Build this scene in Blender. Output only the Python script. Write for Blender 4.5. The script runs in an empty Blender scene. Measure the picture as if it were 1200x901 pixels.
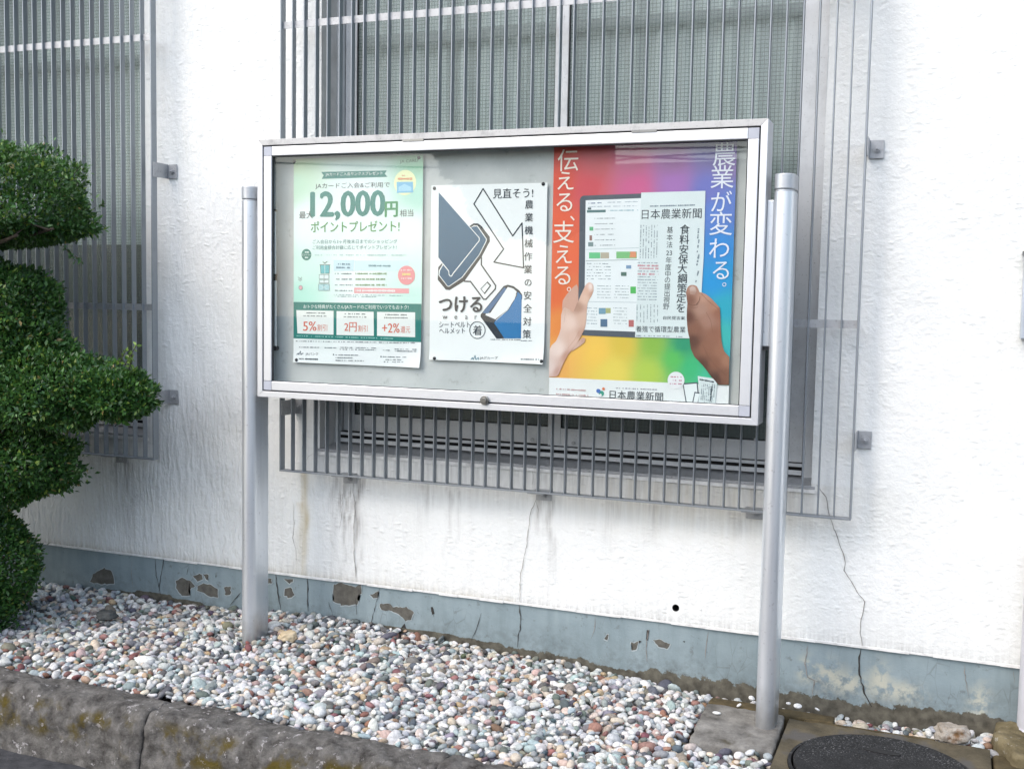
import bpy, bmesh, math, random
import numpy as np
from mathutils import Vector, Matrix, noise as mnoise

# ------------------------------------------------------------------ camera, sky, sun, exposure
SC = bpy.context.scene
COL = SC.collection
CAM = np.array([2.336, -3.395, 1.3123])
FPX = 1300.0
yaw, pitch, roll = 0.37631, 0.0774, 0.01812
_f = np.array([-math.sin(yaw) * math.cos(pitch), math.cos(yaw) * math.cos(pitch), -math.sin(pitch)])
_r = np.array([math.cos(yaw), math.sin(yaw), 0.0])
_u = np.cross(_r, _f)
RIGHT = math.cos(roll) * _r + math.sin(roll) * _u
UP = -math.sin(roll) * _r + math.cos(roll) * _u
FWD = _f
cam_data = bpy.data.cameras.new('camera')
cam = bpy.data.objects.new('camera', cam_data)
COL.objects.link(cam)
cam_data.sensor_width = 36.0
cam_data.lens = FPX / 1200.0 * 36.0
cam_data.clip_start = 0.05
cam_data.clip_end = 500.0
M = Matrix.Identity(4)
for i in range(3):
    M[i][0] = RIGHT[i]; M[i][1] = UP[i]; M[i][2] = -FWD[i]; M[i][3] = CAM[i]
cam.matrix_world = M
SC.camera = cam

SUN_AZ = (-0.50, -0.87)        # the sun stands in front of the wall, to the left
SUN_EL = math.radians(46)
world = bpy.data.worlds.new('World'); SC.world = world; world.use_nodes = True
wn = world.node_tree.nodes; wl = world.node_tree.links
sky = wn.new('ShaderNodeTexSky'); sky.sky_type = 'NISHITA'; sky.sun_disc = False
sky.sun_elevation = SUN_EL; sky.sun_rotation = math.atan2(SUN_AZ[0], SUN_AZ[1])
sky.air_density = 1.0; sky.dust_density = 2.5; sky.ozone_density = 1.0
wl.new(sky.outputs[0], wn['Background'].inputs[0]); wn['Background'].inputs[1].default_value = 0.15
sd = bpy.data.lights.new('sun', 'SUN'); sd.energy = 0.95; sd.angle = math.radians(110); sd.color = (1.0, 0.985, 0.94)
sun = bpy.data.objects.new('sun', sd); COL.objects.link(sun)
sv = Vector((SUN_AZ[0] * math.cos(SUN_EL), SUN_AZ[1] * math.cos(SUN_EL), math.sin(SUN_EL)))
sun.rotation_euler = sv.to_track_quat('Z', 'Y').to_euler(); sun.location = (0, -4, 8)
SC.view_settings.view_transform = 'Standard'; SC.view_settings.look = 'None'
SC.view_settings.gamma = 1.0; SC.view_settings.exposure = 1.09
SC.cycles.max_bounces = 8; SC.cycles.transparent_max_bounces = 24

def at(px, py, Y):
    """pixel of the 1200x901 photograph -> point on the plane y = Y"""
    d = (px - 600) / FPX * RIGHT - (py - 450.5) / FPX * UP + FWD
    t = (Y - CAM[1]) / d[1]
    return CAM + t * d
def at_z(px, py, Zc):
    d = (px - 600) / FPX * RIGHT - (py - 450.5) / FPX * UP + FWD
    t = (Zc - CAM[2]) / d[2]
    return CAM + t * d

RNG = np.random.default_rng(7)
random.seed(7)

# ------------------------------------------------------------------ helpers
def lin(c):
    return tuple(((v / 255.0) / 12.92 if v / 255.0 <= 0.04045 else ((v / 255.0 + 0.055) / 1.055) ** 2.4) for v in c)

def tag(o, label=None, cat=None, group=None, kind=None):
    if label: o['label'] = label
    if cat: o['category'] = cat
    if group: o['group'] = group
    if kind: o['kind'] = kind
    return o

def empty(name, loc=(0, 0, 0), parent=None):
    o = bpy.data.objects.new(name, None); COL.objects.link(o)
    o.location = loc; o.empty_display_size = 0.1
    if parent: o.parent = parent
    return o

class MB:
    """collects simple shapes in world coordinates, built as one mesh object"""
    def __init__(s): s.v = []; s.f = []
    def add(s, vs, fs):
        n = len(s.v); s.v += [tuple(map(float, v)) for v in vs]; s.f += [tuple(i + n for i in f) for f in fs]; return s
    def box(s, x0, x1, y0, y1, z0, z1):
        return s.add([(x0, y0, z0), (x1, y0, z0), (x1, y1, z0), (x0, y1, z0), (x0, y0, z1), (x1, y0, z1), (x1, y1, z1), (x0, y1, z1)],
                     [(0, 3, 2, 1), (4, 5, 6, 7), (0, 1, 5, 4), (1, 2, 6, 5), (2, 3, 7, 6), (3, 0, 4, 7)])
    def prism(s, pts, axis, a, b):
        """2D outline swept along an axis: 'x' -> pts are (y,z); 'y' -> (x,z); 'z' -> (x,y)"""
        def m(p, t):
            return {'x': (t, p[0], p[1]), 'y': (p[0], t, p[1]), 'z': (p[0], p[1], t)}[axis]
        n = len(pts)
        vs = [m(p, a) for p in pts] + [m(p, b) for p in pts]
        fs = [tuple(range(n))[::-1], tuple(range(n, 2 * n))] + [(i, (i + 1) % n, n + (i + 1) % n, n + i) for i in range(n)]
        return s.add(vs, fs)
    def tube(s, p0, p1, r0, r1=None, n=12, caps=True):
        r1 = r0 if r1 is None else r1
        p0 = Vector(p0); p1 = Vector(p1); d = (p1 - p0).normalized()
        a = d.orthogonal().normalized(); b = d.cross(a)
        vs = []
        for p, r in ((p0, r0), (p1, r1)):
            for k in range(n):
                t = 2 * math.pi * k / n
                vs.append(p + a * (r * math.cos(t)) + b * (r * math.sin(t)))
        fs = [(k, (k + 1) % n, n + (k + 1) % n, n + k) for k in range(n)]
        if caps: fs += [tuple(range(n))[::-1], tuple(range(n, 2 * n))]
        return s.add(vs, fs)
    def dome(s, c, r, axis=(0, 0, 1), n=12, m=4, squash=1.0):
        ax = Vector(axis).normalized(); a = ax.orthogonal().normalized(); b = ax.cross(a); c = Vector(c)
        vs = []
        for i in range(m):
            th = math.pi / 2 * i / m
            for k in range(n):
                t = 2 * math.pi * k / n
                vs.append(c + (a * math.cos(t) + b * math.sin(t)) * r * math.cos(th) + ax * r * squash * math.sin(th))
        vs.append(c + ax * r * squash)
        fs = [(i * n + k, i * n + (k + 1) % n, (i + 1) * n + (k + 1) % n, (i + 1) * n + k) for i in range(m - 1) for k in range(n)]
        fs += [((m - 1) * n + k, (m - 1) * n + (k + 1) % n, m * n) for k in range(n)] + [tuple(range(n))[::-1]]
        return s.add(vs, fs)
    def build(s, name, m, parent=None, bevel=0, smooth=False, seg=2, angle=40):
        me = bpy.data.meshes.new(name); me.from_pydata(s.v, [], s.f)
        bm = bmesh.new(); bm.from_mesh(me); bmesh.ops.recalc_face_normals(bm, faces=bm.faces[:]); bm.to_mesh(me); bm.free()
        me.update()
        o = bpy.data.objects.new(name, me); COL.objects.link(o)
        if m: me.materials.append(m)
        if smooth:
            for p in me.polygons: p.use_smooth = True
            bm = bmesh.new(); bm.from_mesh(me)
            for e in bm.edges:
                if len(e.link_faces) == 2 and e.calc_face_angle(0) > math.radians(angle): e.smooth = False
            bm.to_mesh(me); bm.free()
        if bevel:
            b = o.modifiers.new('bevel', 'BEVEL'); b.width = bevel; b.segments = seg; b.limit_method = 'ANGLE'; b.angle_limit = math.radians(35)
        adopt(o, parent)
        return o

def adopt(o, parent):
    """parent without moving: everything is built in world coordinates"""
    if parent is not None:
        o.parent = parent
        chain = Matrix.Identity(4); p = parent
        loc = Vector((0, 0, 0))
        while p is not None:
            loc += Vector(p.location); p = p.parent
        if o.type == 'MESH' and o.data.users == 1 and loc.length > 0:
            o.data.transform(Matrix.Translation(-loc))
        elif loc.length > 0:
            o.location = Vector(o.location) - loc

def raw_mesh(name, V, F, m, parent=None, smooth=False, nper=None, cols=None, colname='col'):
    """fast mesh from numpy arrays; F is (n,k)"""
    me = bpy.data.meshes.new(name)
    k = F.shape[1]
    me.vertices.add(len(V)); me.vertices.foreach_set('co', np.ascontiguousarray(V, dtype=np.float32).ravel())
    me.loops.add(F.size); me.loops.foreach_set('vertex_index', np.ascontiguousarray(F, dtype=np.int32).ravel())
    me.polygons.add(len(F))
    me.polygons.foreach_set('loop_start', np.arange(0, F.size, k, dtype=np.int32))
    if smooth: me.polygons.foreach_set('use_smooth', np.ones(len(F), dtype=bool))
    me.update(calc_edges=True); me.validate()
    if cols is not None:
        a = me.attributes.new(colname, 'FLOAT_COLOR', 'POINT')
        c4 = np.ones((len(V), 4), dtype=np.float32); c4[:, :cols.shape[1]] = cols
        a.data.foreach_set('color', c4.ravel())
    if m: me.materials.append(m)
    o = bpy.data.objects.new(name, me); COL.objects.link(o)
    adopt(o, parent)
    return o

# ------------------------------------------------------------------ materials
class NT:
    def __init__(s, name):
        s.m = bpy.data.materials.new(name); s.m.use_nodes = True
        s.t = s.m.node_tree; s.n = s.t.nodes; s.l = s.t.links
        s.b = s.n['Principled BSDF']; s.out = s.n['Material Output']
        s.co = None
    def new(s, t, **kw):
        x = s.n.new(t)
        for k, v in kw.items(): setattr(x, k, v)
        return x
    def link(s, a, b): s.l.new(a, b)
    def coord(s, scale=(1, 1, 1), kind='Object'):
        if s.co is None: s.co = s.new('ShaderNodeTexCoord')
        mp = s.new('ShaderNodeMapping'); mp.inputs['Scale'].default_value = scale
        # world-true coordinates: every mesh is built in metres
        s.link(s.co.outputs[kind], mp.inputs['Vector']); return mp.outputs[0]
    def noise(s, scale, detail=4, rough=0.55, vec=None, dist=0.0, stretch=(1, 1, 1)):
        x = s.new('ShaderNodeTexNoise'); x.inputs['Scale'].default_value = scale; x.inputs['Detail'].default_value = detail
        x.inputs['Roughness'].default_value = rough; x.inputs['Distortion'].default_value = dist
        s.link(vec or s.coord(stretch), x.inputs['Vector']); return x.outputs['Fac']
    def voro(s, scale, vec=None, feature='F1', stretch=(1, 1, 1), out='Distance'):
        x = s.new('ShaderNodeTexVoronoi'); x.feature = feature; x.inputs['Scale'].default_value = scale
        s.link(vec or s.coord(stretch), x.inputs['Vector']); return x.outputs[out]
    def ramp(s, fac, stops):
        x = s.new('ShaderNodeValToRGB'); e = x.color_ramp.elements
        while len(e) < len(stops): e.new(0.5)
        for i, (p, c) in enumerate(stops):
            e[i].position = p
            c = (c, c, c) if isinstance(c, (int, float)) else c
            e[i].color = (*c, 1)
        s.link(fac, x.inputs[0]); return x.outputs[0]
    def mix(s, fac, a, b, mode='MIX'):
        x = s.new('ShaderNodeMix', data_type='RGBA', blend_type=mode)
        for sock, v in ((x.inputs[0], fac), (x.inputs[6], a), (x.inputs[7], b)):
            if isinstance(v, (int, float)): sock.default_value = v
            elif isinstance(v, tuple): sock.default_value = (*v, 1)
            else: s.link(v, sock)
        return x.outputs[2]
    def math(s, op, a, b=0.0, clamp=False):
        x = s.new('ShaderNodeMath', operation=op); x.use_clamp = clamp
        for i, v in enumerate((a, b)):
            if isinstance(v, (int, float)): x.inputs[i].default_value = v
            else: s.link(v, x.inputs[i])
        return x.outputs[0]
    def attr(s, name, out='Color'):
        x = s.new('ShaderNodeAttribute'); x.attribute_name = name; return x.outputs[out]
    def sep(s, c):
        x = s.new('ShaderNodeSeparateColor'); s.link(c, x.inputs[0]); return x.outputs
    def bump(s, h, strength=0.3, dist=0.01, prev=None):
        x = s.new('ShaderNodeBump')
        if isinstance(strength, (int, float)): x.inputs['Strength'].default_value = strength
        else: s.link(strength, x.inputs['Strength'])
        x.inputs['Distance'].default_value = dist
        s.link(h, x.inputs['Height'])
        if prev is not None: s.link(prev, x.inputs['Normal'])
        return x.outputs[0]
    def thin_fresnel(s, f0=0.045, gain=1.0, normal=None):
        # Schlick reflectance of a thin sheet, the same from both sides
        g = s.new('ShaderNodeNewGeometry'); d = s.new('ShaderNodeVectorMath', operation='DOT_PRODUCT')
        s.link(g.outputs['Incoming'], d.inputs[0]); s.link(g.outputs['Normal'], d.inputs[1])
        c = s.math('ABSOLUTE', d.outputs['Value']); p = s.math('POWER', s.math('SUBTRACT', 1.0, c, True), 5.0)
        return s.math('MULTIPLY', s.math('ADD', s.math('MULTIPLY', p, 1 - f0), f0), gain, True)
    def set(s, color=None, rough=None, metal=None, normal=None, spec=None, **kw):
        def put(k, v):
            if v is None: return
            if isinstance(v, (int, float)): s.b.inputs[k].default_value = v
            elif isinstance(v, tuple): s.b.inputs[k].default_value = (*v, 1) if len(v) == 3 else v
            else: s.link(v, s.b.inputs[k])
        put('Base Color', color); put('Roughness', rough); put('Metallic', metal); put('Normal', normal); put('Specular IOR Level', spec)
        for k, v in kw.items(): put(k, v)
        return s.m

def m_simple(name, c, rough=0.6, metal=0.0, var=0.12, scale=12, bump=0.0, bscale=120, spec=None):
    t = NT(name)
    n = t.noise(scale, 5)
    c1 = tuple(max(0, v * (1 - var)) for v in c); c2 = tuple(min(1, v * (1 + var)) for v in c)
    col = t.ramp(n, [(0.3, c1), (0.7, c2)])
    nm = t.bump(t.noise(bscale, 3), bump, 0.002) if bump else None
    return t.set(col, rough, metal, nm, spec)

# --- stucco wall
t = NT('white stucco')
sepd = t.sep(t.attr('dirt_tone'))
zpos = t.new('ShaderNodeSeparateXYZ'); t.link(t.coord(), zpos.inputs[0])
streak = t.noise(1.0, 6, 0.65, stretch=(70, 70, 5))
streak2 = t.noise(1.0, 5, 0.6, stretch=(26, 26, 1.6))
fine = t.noise(40, 5)
dm = t.math('MULTIPLY', sepd[0], t.ramp(streak, [(0.35, 0.15), (0.62, 1.0)]), True)
ym = t.math('MULTIPLY', sepd[1], t.ramp(streak2, [(0.35, 0.35), (0.6, 1.0)]), True)
base = t.mix(t.ramp(t.noise(3.0, 4), [(0.3, 0.0), (0.7, 1.0)]), (0.755, 0.775, 0.755), (0.815, 0.83, 0.81))
base = t.mix(t.math('MULTIPLY', t.ramp(streak2, [(0.5, 0.0), (0.8, 1.0)]), 0.10), base, (0.45, 0.43, 0.40))
c = t.mix(ym, base, (0.50, 0.42, 0.25))
c = t.mix(dm, c, (0.22, 0.205, 0.19))
spk = t.ramp(t.voro(55, stretch=(1, 1, 1.3)), [(0.02, 1.0), (0.07, 0.0)])
c = t.mix(t.math('MULTIPLY', spk, t.ramp(t.noise(9, 2), [(0.55, 0.0), (0.7, 0.55)])), c, (0.42, 0.40, 0.38))
# relief: trowel strokes, and vertical ridges where the blue channel says so
warp = t.new('ShaderNodeTexNoise'); warp.inputs['Scale'].default_value = 14; t.link(t.coord(), warp.inputs['Vector'])
addv = t.new('ShaderNodeVectorMath', operation='MULTIPLY_ADD')
t.link(warp.outputs['Color'], addv.inputs[0]); addv.inputs[1].default_value = (0.03, 0.03, 0.03); t.link(t.coord(), addv.inputs[2])
mpA = t.new('ShaderNodeMapping'); mpA.inputs['Rotation'].default_value = (0, math.radians(28), 0); mpA.inputs['Scale'].default_value = (26, 26, 60)
t.link(addv.outputs[0], mpA.inputs[0])
strokes = t.math('MULTIPLY', t.ramp(t.voro(1.0, vec=mpA.outputs[0]), [(0.05, 1.0), (0.4, 0.1), (0.6, 0.0)]), t.ramp(t.noise(13, 3, 0.6), [(0.46, 0.0), (0.62, 1.6)]))
mpB = t.new('ShaderNodeMapping'); mpB.inputs['Scale'].default_value = (56, 56, 8.5)
t.link(addv.outputs[0], mpB.inputs[0])
ridges = t.ramp(t.noise(1.0, 3, 0.5, vec=mpB.outputs[0]), [(0.40, 0.0), (0.62, 1.0)])
gran = t.noise(80, 7, 0.75)
rel = t.mix(sepd[2], strokes, ridges)
n1 = t.bump(rel, t.math('ADD', t.math('MULTIPLY', sepd[2], 0.42), 0.24), 0.006)
n2 = t.bump(t.noise(34, 5, 0.6), t.ramp(t.noise(2.2, 3), [(0.3, 0.35), (0.7, 0.85)]), 0.008, n1)
n3 = t.bump(gran, 0.55, 0.0035, n2)
M_WALL = t.set(c, 0.85, 0.0, n3, 0.25)

# --- plinth
t = NT('blue grey plinth paint')
sepd = t.sep(t.attr('dirt_tone'))
c = t.ramp(t.noise(6, 5), [(0.3, (0.215, 0.275, 0.295)), (0.7, (0.27, 0.335, 0.355))])
c = t.mix(t.math('MULTIPLY', t.ramp(t.noise(1.0, 5, 0.6, stretch=(22, 22, 2)), [(0.45, 0.0), (0.75, 1.0)]), 0.5), c, (0.16, 0.21, 0.22))
blot = t.ramp(t.noise(30, 5, 0.7), [(0.6, 0.0), (0.68, 1.0)])
c = t.mix(t.math('MULTIPLY', blot, 0.55), c, (0.12, 0.135, 0.135))
hair = t.ramp(t.voro(1.0, feature='DISTANCE_TO_EDGE', stretch=(26, 26, 9)), [(0.0, 1.0), (0.028, 0.0)])
c = t.mix(t.math('MULTIPLY', hair, t.ramp(t.noise(5, 3), [(0.54, 0.0), (0.64, 0.38)])), c, (0.09, 0.095, 0.09))
zp = t.new('ShaderNodeSeparateXYZ'); t.link(t.coord(), zp.inputs[0])
low = t.ramp(t.math('ADD', zp.outputs[2], t.math('MULTIPLY', t.noise(7, 5), 0.16)), [(0.06, 0.75), (0.22, 0.0)])
c = t.mix(t.math('MULTIPLY', low, t.ramp(t.noise(32, 5, 0.7), [(0.4, 0.2), (0.62, 1.0)])), c, (0.10, 0.115, 0.115))
c = t.mix(t.math('MULTIPLY', sepd[1], t.ramp(t.noise(25, 5, 0.65), [(0.42, 0.0), (0.55, 1.0)])), c, (0.46, 0.46, 0.38))
edge = t.math('ADD', sepd[0], t.math('MULTIPLY', t.math('SUBTRACT', t.noise(16, 5, 0.7), 0.5), 1.5))
c = t.mix(t.ramp(edge, [(0.50, 0.0), (0.57, 1.0)]), c, t.ramp(t.noise(40, 5), [(0.3, (0.055, 0.05, 0.038)), (0.7, (0.14, 0.13, 0.10))]))
M_PLINTH = t.set(c, 0.7, 0.0, t.bump(t.noise(45, 6, 0.65), 0.4, 0.004), 0.3)

M_REVEAL = m_simple('reveal render', (0.62, 0.61, 0.59), 0.85, var=0.15, bump=0.5, bscale=60)
M_LIP = m_simple('render lip', (0.72, 0.72, 0.70), 0.85, var=0.2, scale=30, bump=0.6, bscale=80)
M_CRACK = m_simple('grey crack line', (0.24, 0.22, 0.20), 0.95, var=0.4, scale=60)  # grey-brown of the lighter cracks
M_CRACKD = m_simple('dark crack', (0.035, 0.033, 0.03), 0.95, var=0.3, scale=60)
M_PEEL = m_simple('bare mortar under peeled paint', (0.105, 0.10, 0.085), 0.95, var=0.3, scale=40, bump=0.6, bscale=150)
M_EDGE = m_simple('lifted paint edge', (0.36, 0.41, 0.42), 0.8, var=0.2)
M_FILL = m_simple('pale filler smear', (0.5, 0.47, 0.33), 0.9, var=0.3, scale=50, bump=0.4)

def metal(name, c, rough, metal_, grime=0.25, bstr=0.12, gscale=9):
    t = NT(name)
    n = t.noise(gscale, 6, 0.65)
    d = tuple(v * 0.45 for v in c)
    col = t.mix(t.math('MULTIPLY', t.ramp(n, [(0.5, 0.0), (0.8, 1.0)]), grime), c, d)
    sp = t.ramp(t.noise(160, 3, 0.6), [(0.62, 0.0), (0.72, 1.0)])
    col = t.mix(t.math('MULTIPLY', sp, grime), col, (0.12, 0.11, 0.10))
    r = t.math('ADD', t.math('MULTIPLY', t.noise(60, 4), 0.18), rough - 0.09)
    return t.set(col, r, metal_, t.bump(t.noise(220, 3), bstr, 0.0006))
M_ALU = metal('satin anodised aluminium', (0.66, 0.675, 0.69), 0.42, 0.55, 0.12)
M_ALUTOP = metal('weathered aluminium', (0.50, 0.50, 0.49), 0.6, 0.35, 0.75, 0.3, 22)
def m_post():
    t = NT('brushed aluminium post')
    z = t.new('ShaderNodeSeparateXYZ'); t.link(t.coord(), z.inputs[0])
    foot = t.ramp(t.math('ADD', z.outputs[2], t.math('MULTIPLY', t.noise(22, 5), 0.12)), [(0.04, 1.0), (0.20, 0.0)])
    c = t.mix(t.math('MULTIPLY', t.ramp(t.noise(1.0, 5, 0.6, stretch=(60, 60, 3)), [(0.45, 0.0), (0.75, 1.0)]), 0.3), (0.74, 0.77, 0.80), (0.50, 0.52, 0.54))
    c = t.mix(t.math('MULTIPLY', t.ramp(t.noise(70, 4, 0.7), [(0.62, 0.0), (0.70, 1.0)]), 0.35), c, (0.25, 0.25, 0.25))
    c = t.mix(t.math('MULTIPLY', foot, 0.75), c, (0.20, 0.19, 0.17))
    r = t.math('ADD', t.math('MULTIPLY', t.noise(1.0, 4, stretch=(80, 80, 6)), 0.16), 0.27)
    return t.set(c, r, 0.7, t.bump(t.noise(1.0, 3, stretch=(260, 260, 14)), 0.12, 0.0006))
M_POST = m_post()
M_CAP = metal('post cap', (0.50, 0.52, 0.54), 0.38, 0.5, 0.35)
M_GRILLE = metal('grille steel', (0.29, 0.315, 0.335), 0.45, 0.45, 0.35, 0.2)
M_GALV = metal('galvanised bracket', (0.42, 0.43, 0.44), 0.5, 0.5, 0.6, 0.3, 40)
M_WINALU = metal('window aluminium', (0.60, 0.62, 0.63), 0.45, 0.3, 0.4, 0.1, 12)
M_GASKET = m_simple('black rubber gasket', (0.012, 0.013, 0.015), 0.6)
M_CORNER = m_simple('grey plastic corner', (0.42, 0.44, 0.49), 0.5)
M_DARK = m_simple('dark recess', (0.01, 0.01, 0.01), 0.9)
M_LOCK = metal('lock steel', (0.25, 0.25, 0.24), 0.3, 0.9, 0.5)
M_PANEL = None
t = NT('pinboard panel')
c = t.ramp(t.noise(4, 6, 0.6), [(0.3, (0.43, 0.45, 0.445)), (0.7, (0.57, 0.585, 0.575))])
scf = t.ramp(t.noise(28, 6, 0.75), [(0.60, 0.0), (0.68, 1.0)])
c = t.mix(t.math('MULTIPLY', scf, 0.4), c, (0.22, 0.215, 0.20))
M_PANEL = t.set(c, 0.7, 0.0, t.bump(t.noise(60, 4), 0.15, 0.001))

# thin clear glass
t = NT('clear glass pane')
tr = t.new('ShaderNodeBsdfTransparent'); tr.inputs[0].default_value = (0.97, 0.985, 0.98, 1)
gl = t.new('ShaderNodeBsdfGlossy'); gl.inputs['Roughness'].default_value = 0.015
mx = t.new('ShaderNodeMixShader')
t.link(t.thin_fresnel(0.029), mx.inputs[0]); t.link(tr.outputs[0], mx.inputs[1]); t.link(gl.outputs[0], mx.inputs[2])
t.link(mx.outputs[0], t.out.inputs['Surface'])
M_GLASS = t.m

# wired window glass
t = NT('wired figured glass')
sx = t.new('ShaderNodeSeparateXYZ'); t.link(t.coord(), sx.inputs[0])
def grid(ax):
    f = t.math('FRACT', t.math('DIVIDE', sx.outputs[ax], 0.0135))
    return t.math('LESS_THAN', t.math('ABSOLUTE', t.math('SUBTRACT', f, 0.5)), 0.055)
g = t.math('MAXIMUM', grid(0), grid(2))
gcol = t.ramp(t.noise(3, 4), [(0.3, (0.43, 0.53, 0.49)), (0.7, (0.53, 0.62, 0.58))])
df = t.new('ShaderNodeBsdfDiffuse'); t.link(t.mix(g, gcol, (0.28, 0.32, 0.31)), df.inputs[0])
tr = t.new('ShaderNodeBsdfTransparent'); t.link(t.mix(g, (0.90, 0.94, 0.935), (0.60, 0.64, 0.635)), tr.inputs[0])
gl = t.new('ShaderNodeBsdfGlossy'); gl.inputs['Roughness'].default_value = 0.22
nb = t.bump(t.noise(140, 3), 0.25, 0.001); t.link(nb, gl.inputs['Normal'])
m1 = t.new('ShaderNodeMixShader'); m1.inputs[0].default_value = 0.84
t.link(df.outputs[0], m1.inputs[1]); t.link(tr.outputs[0], m1.inputs[2])
m2 = t.new('ShaderNodeMixShader'); t.link(t.thin_fresnel(0.045), m2.inputs[0]); t.link(m1.outputs[0], m2.inputs[1]); t.link(gl.outputs[0], m2.inputs[2])
t.link(m2.outputs[0], t.out.inputs['Surface'])
M_WIRE = t.m
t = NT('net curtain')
c = t.ramp(t.noise(1.0, 3, 0.6, stretch=(24, 1, 0.5)), [(0.36, (0.30, 0.33, 0.325)), (0.66, (0.82, 0.84, 0.83))])  # vertical ribs in the colour paint the fold shading and doubled fabric
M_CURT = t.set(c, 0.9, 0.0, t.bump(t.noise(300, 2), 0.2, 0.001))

M_BAND = m_simple('dark band', (0.16, 0.18, 0.175), 0.9)
# concrete, kerb, gravel, soil, asphalt
def stone(name, c1, c2, scale=12, rough=0.9, bump=0.7, moss=None, fleck=None, bd=0.006):
    t = NT(name)
    c = t.ramp(t.noise(scale, 8, 0.68), [(0.32, c1), (0.68, c2)])
    sp = t.voro(scale * 14)
    c = t.mix(t.ramp(sp, [(0.1, 0.35), (0.3, 0.0)]), c, tuple(v * 0.4 for v in c1))
    if moss:
        mk = t.ramp(t.noise(moss[0], 5, 0.6), [(moss[1], 0.0), (moss[1] + 0.09, 1.0)])
        if len(moss) > 3:
            mk = t.math('MULTIPLY', mk, t.sep(t.attr('dirt_tone'))[0])
        c = t.mix(mk, c, moss[2])
    if fleck:
        fk = t.math('MULTIPLY', t.ramp(t.noise(fleck[0], 4, 0.7), [(fleck[1], 0.0), (fleck[1] + 0.05, 1.0)]), t.ramp(t.noise(6, 2), [(0.4, 0.2), (0.6, 1.0)]))
        c = t.mix(fk, c, fleck[2])
    n = t.bump(t.noise(scale * 3, 8, 0.7), bump, bd)
    n = t.bump(t.noise(scale * 14, 4, 0.6), bump * 0.7, bd * 0.4, n)
    return t.set(c, rough, 0.0, n, 0.25)
M_KERB = stone('old kerb stone', (0.040, 0.036, 0.032), (0.215, 0.205, 0.188), 22, moss=(7, 0.49, (0.10, 0.075, 0.014), 1), fleck=(38, 0.60, (0.42, 0.40, 0.39)), bd=0.02)
M_ASPH = stone('asphalt', (0.03, 0.031, 0.033), (0.075, 0.075, 0.078), 30, fleck=(90, 0.7, (0.3, 0.3, 0.28)))
M_FOOT = stone('footing concrete', (0.075, 0.07, 0.062), (0.28, 0.27, 0.245), 13, moss=(6, 0.62, (0.06, 0.05, 0.03)), bd=0.004)
M_SLAB = stone('mossy brown slab', (0.035, 0.028, 0.014), (0.115, 0.088, 0.045), 10, bd=0.004)
M_GREY = stone('grey collar concrete', (0.05, 0.05, 0.047), (0.12, 0.115, 0.105), 12, bd=0.004)
M_SOIL = stone('soil', (0.02, 0.018, 0.014), (0.055, 0.048, 0.038), 20)
M_BOULD = stone('tan rock', (0.16, 0.125, 0.085), (0.50, 0.47, 0.42), 14, moss=(12, 0.55, (0.17, 0.10, 0.05)), bd=0.008)
M_BLOCKR = stone('mossy ochre concrete', (0.07, 0.055, 0.025), (0.20, 0.165, 0.095), 14, fleck=(30, 0.62, (0.42, 0.42, 0.40)), bd=0.006)
M_IRON = stone('manhole cover', (0.006, 0.006, 0.0065), (0.020, 0.020, 0.021), 30, rough=0.65, bump=0.7, fleck=(170, 0.58, (0.20, 0.20, 0.20)), bd=0.002)

t = NT('pebbles')
pc = t.attr('col')
sp = t.ramp(t.noise(120, 4, 0.6), [(0.35, 0.72), (0.6, 1.05)])
spc = t.new('ShaderNodeCombineColor')
for i in range(3): t.link(sp, spc.inputs[i])
c = t.mix(1.0, pc, spc.outputs[0], 'MULTIPLY')
M_PEB = t.set(c, 0.82, 0.0, t.bump(t.noise(200, 4), 0.45, 0.0015), 0.2)

t = NT('leaves')
c = t.attr('col')
df = t.b
tl = t.new('ShaderNodeBsdfTranslucent'); t.link(t.mix(0.5, c, (0.10, 0.20, 0.02)), tl.inputs[0])
ms = t.new('ShaderNodeMixShader'); ms.inputs[0].default_value = 0.22
t.set(c, 0.38, 0.0, None, 0.5)
t.link(t.b.outputs[0], ms.inputs[1]); t.link(tl.outputs[0], ms.inputs[2]); t.link(ms.outputs[0], t.out.inputs['Surface'])
M_LEAF = t.m
M_BARK = stone('bark', (0.03, 0.022, 0.016), (0.10, 0.08, 0.06), 25)
M_PAPER_TACK = m_simple('black push pin plastic', (0.015, 0.016, 0.02), 0.35)

_inkc = {}
def ink(rgb, rough=0.45):
    k = tuple(rgb)
    if k not in _inkc:
        tt = NT('ink %d %d %d' % k)
        cc = tuple(v * 0.88 for v in lin(k))
        n = tt.ramp(tt.noise(5, 3), [(0.3, tuple(v * 0.94 for v in cc)), (0.7, cc)])
        _inkc[k] = tt.set(n, rough, 0.0, None, 0.4)
    return _inkc[k]
t = NT('printed colour'); M_PRINT = t.set(t.attr('col'), 0.45, 0.0, None, 0.4)

# ------------------------------------------------------------------ dimensions
YW = 0.32            # wall face
YG = 0.22            # front of the window grilles
ZP = 0.203           # top of the plinth
GY = 0.0             # reference ground (top of post footing)

# ------------------------------------------------------------------ ground, road, gravel bed base
def grid_mesh(name, xs, ys, zf, m, parent=None, cols=None, smooth=True):
    X, Y = np.meshgrid(xs, ys); Z = zf(X, Y)
    V = np.stack([X, Y, Z], -1).reshape(-1, 3)
    nx, ny = len(xs), len(ys)
    i = (np.arange(ny - 1)[:, None] * nx + np.arange(nx - 1)[None, :]).ravel()
    F = np.stack([i, i + 1, i + nx + 1, i + nx], 1)
    return raw_mesh(name, V, F, m, parent, smooth, cols=cols(X, Y) if cols else None)

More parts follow.
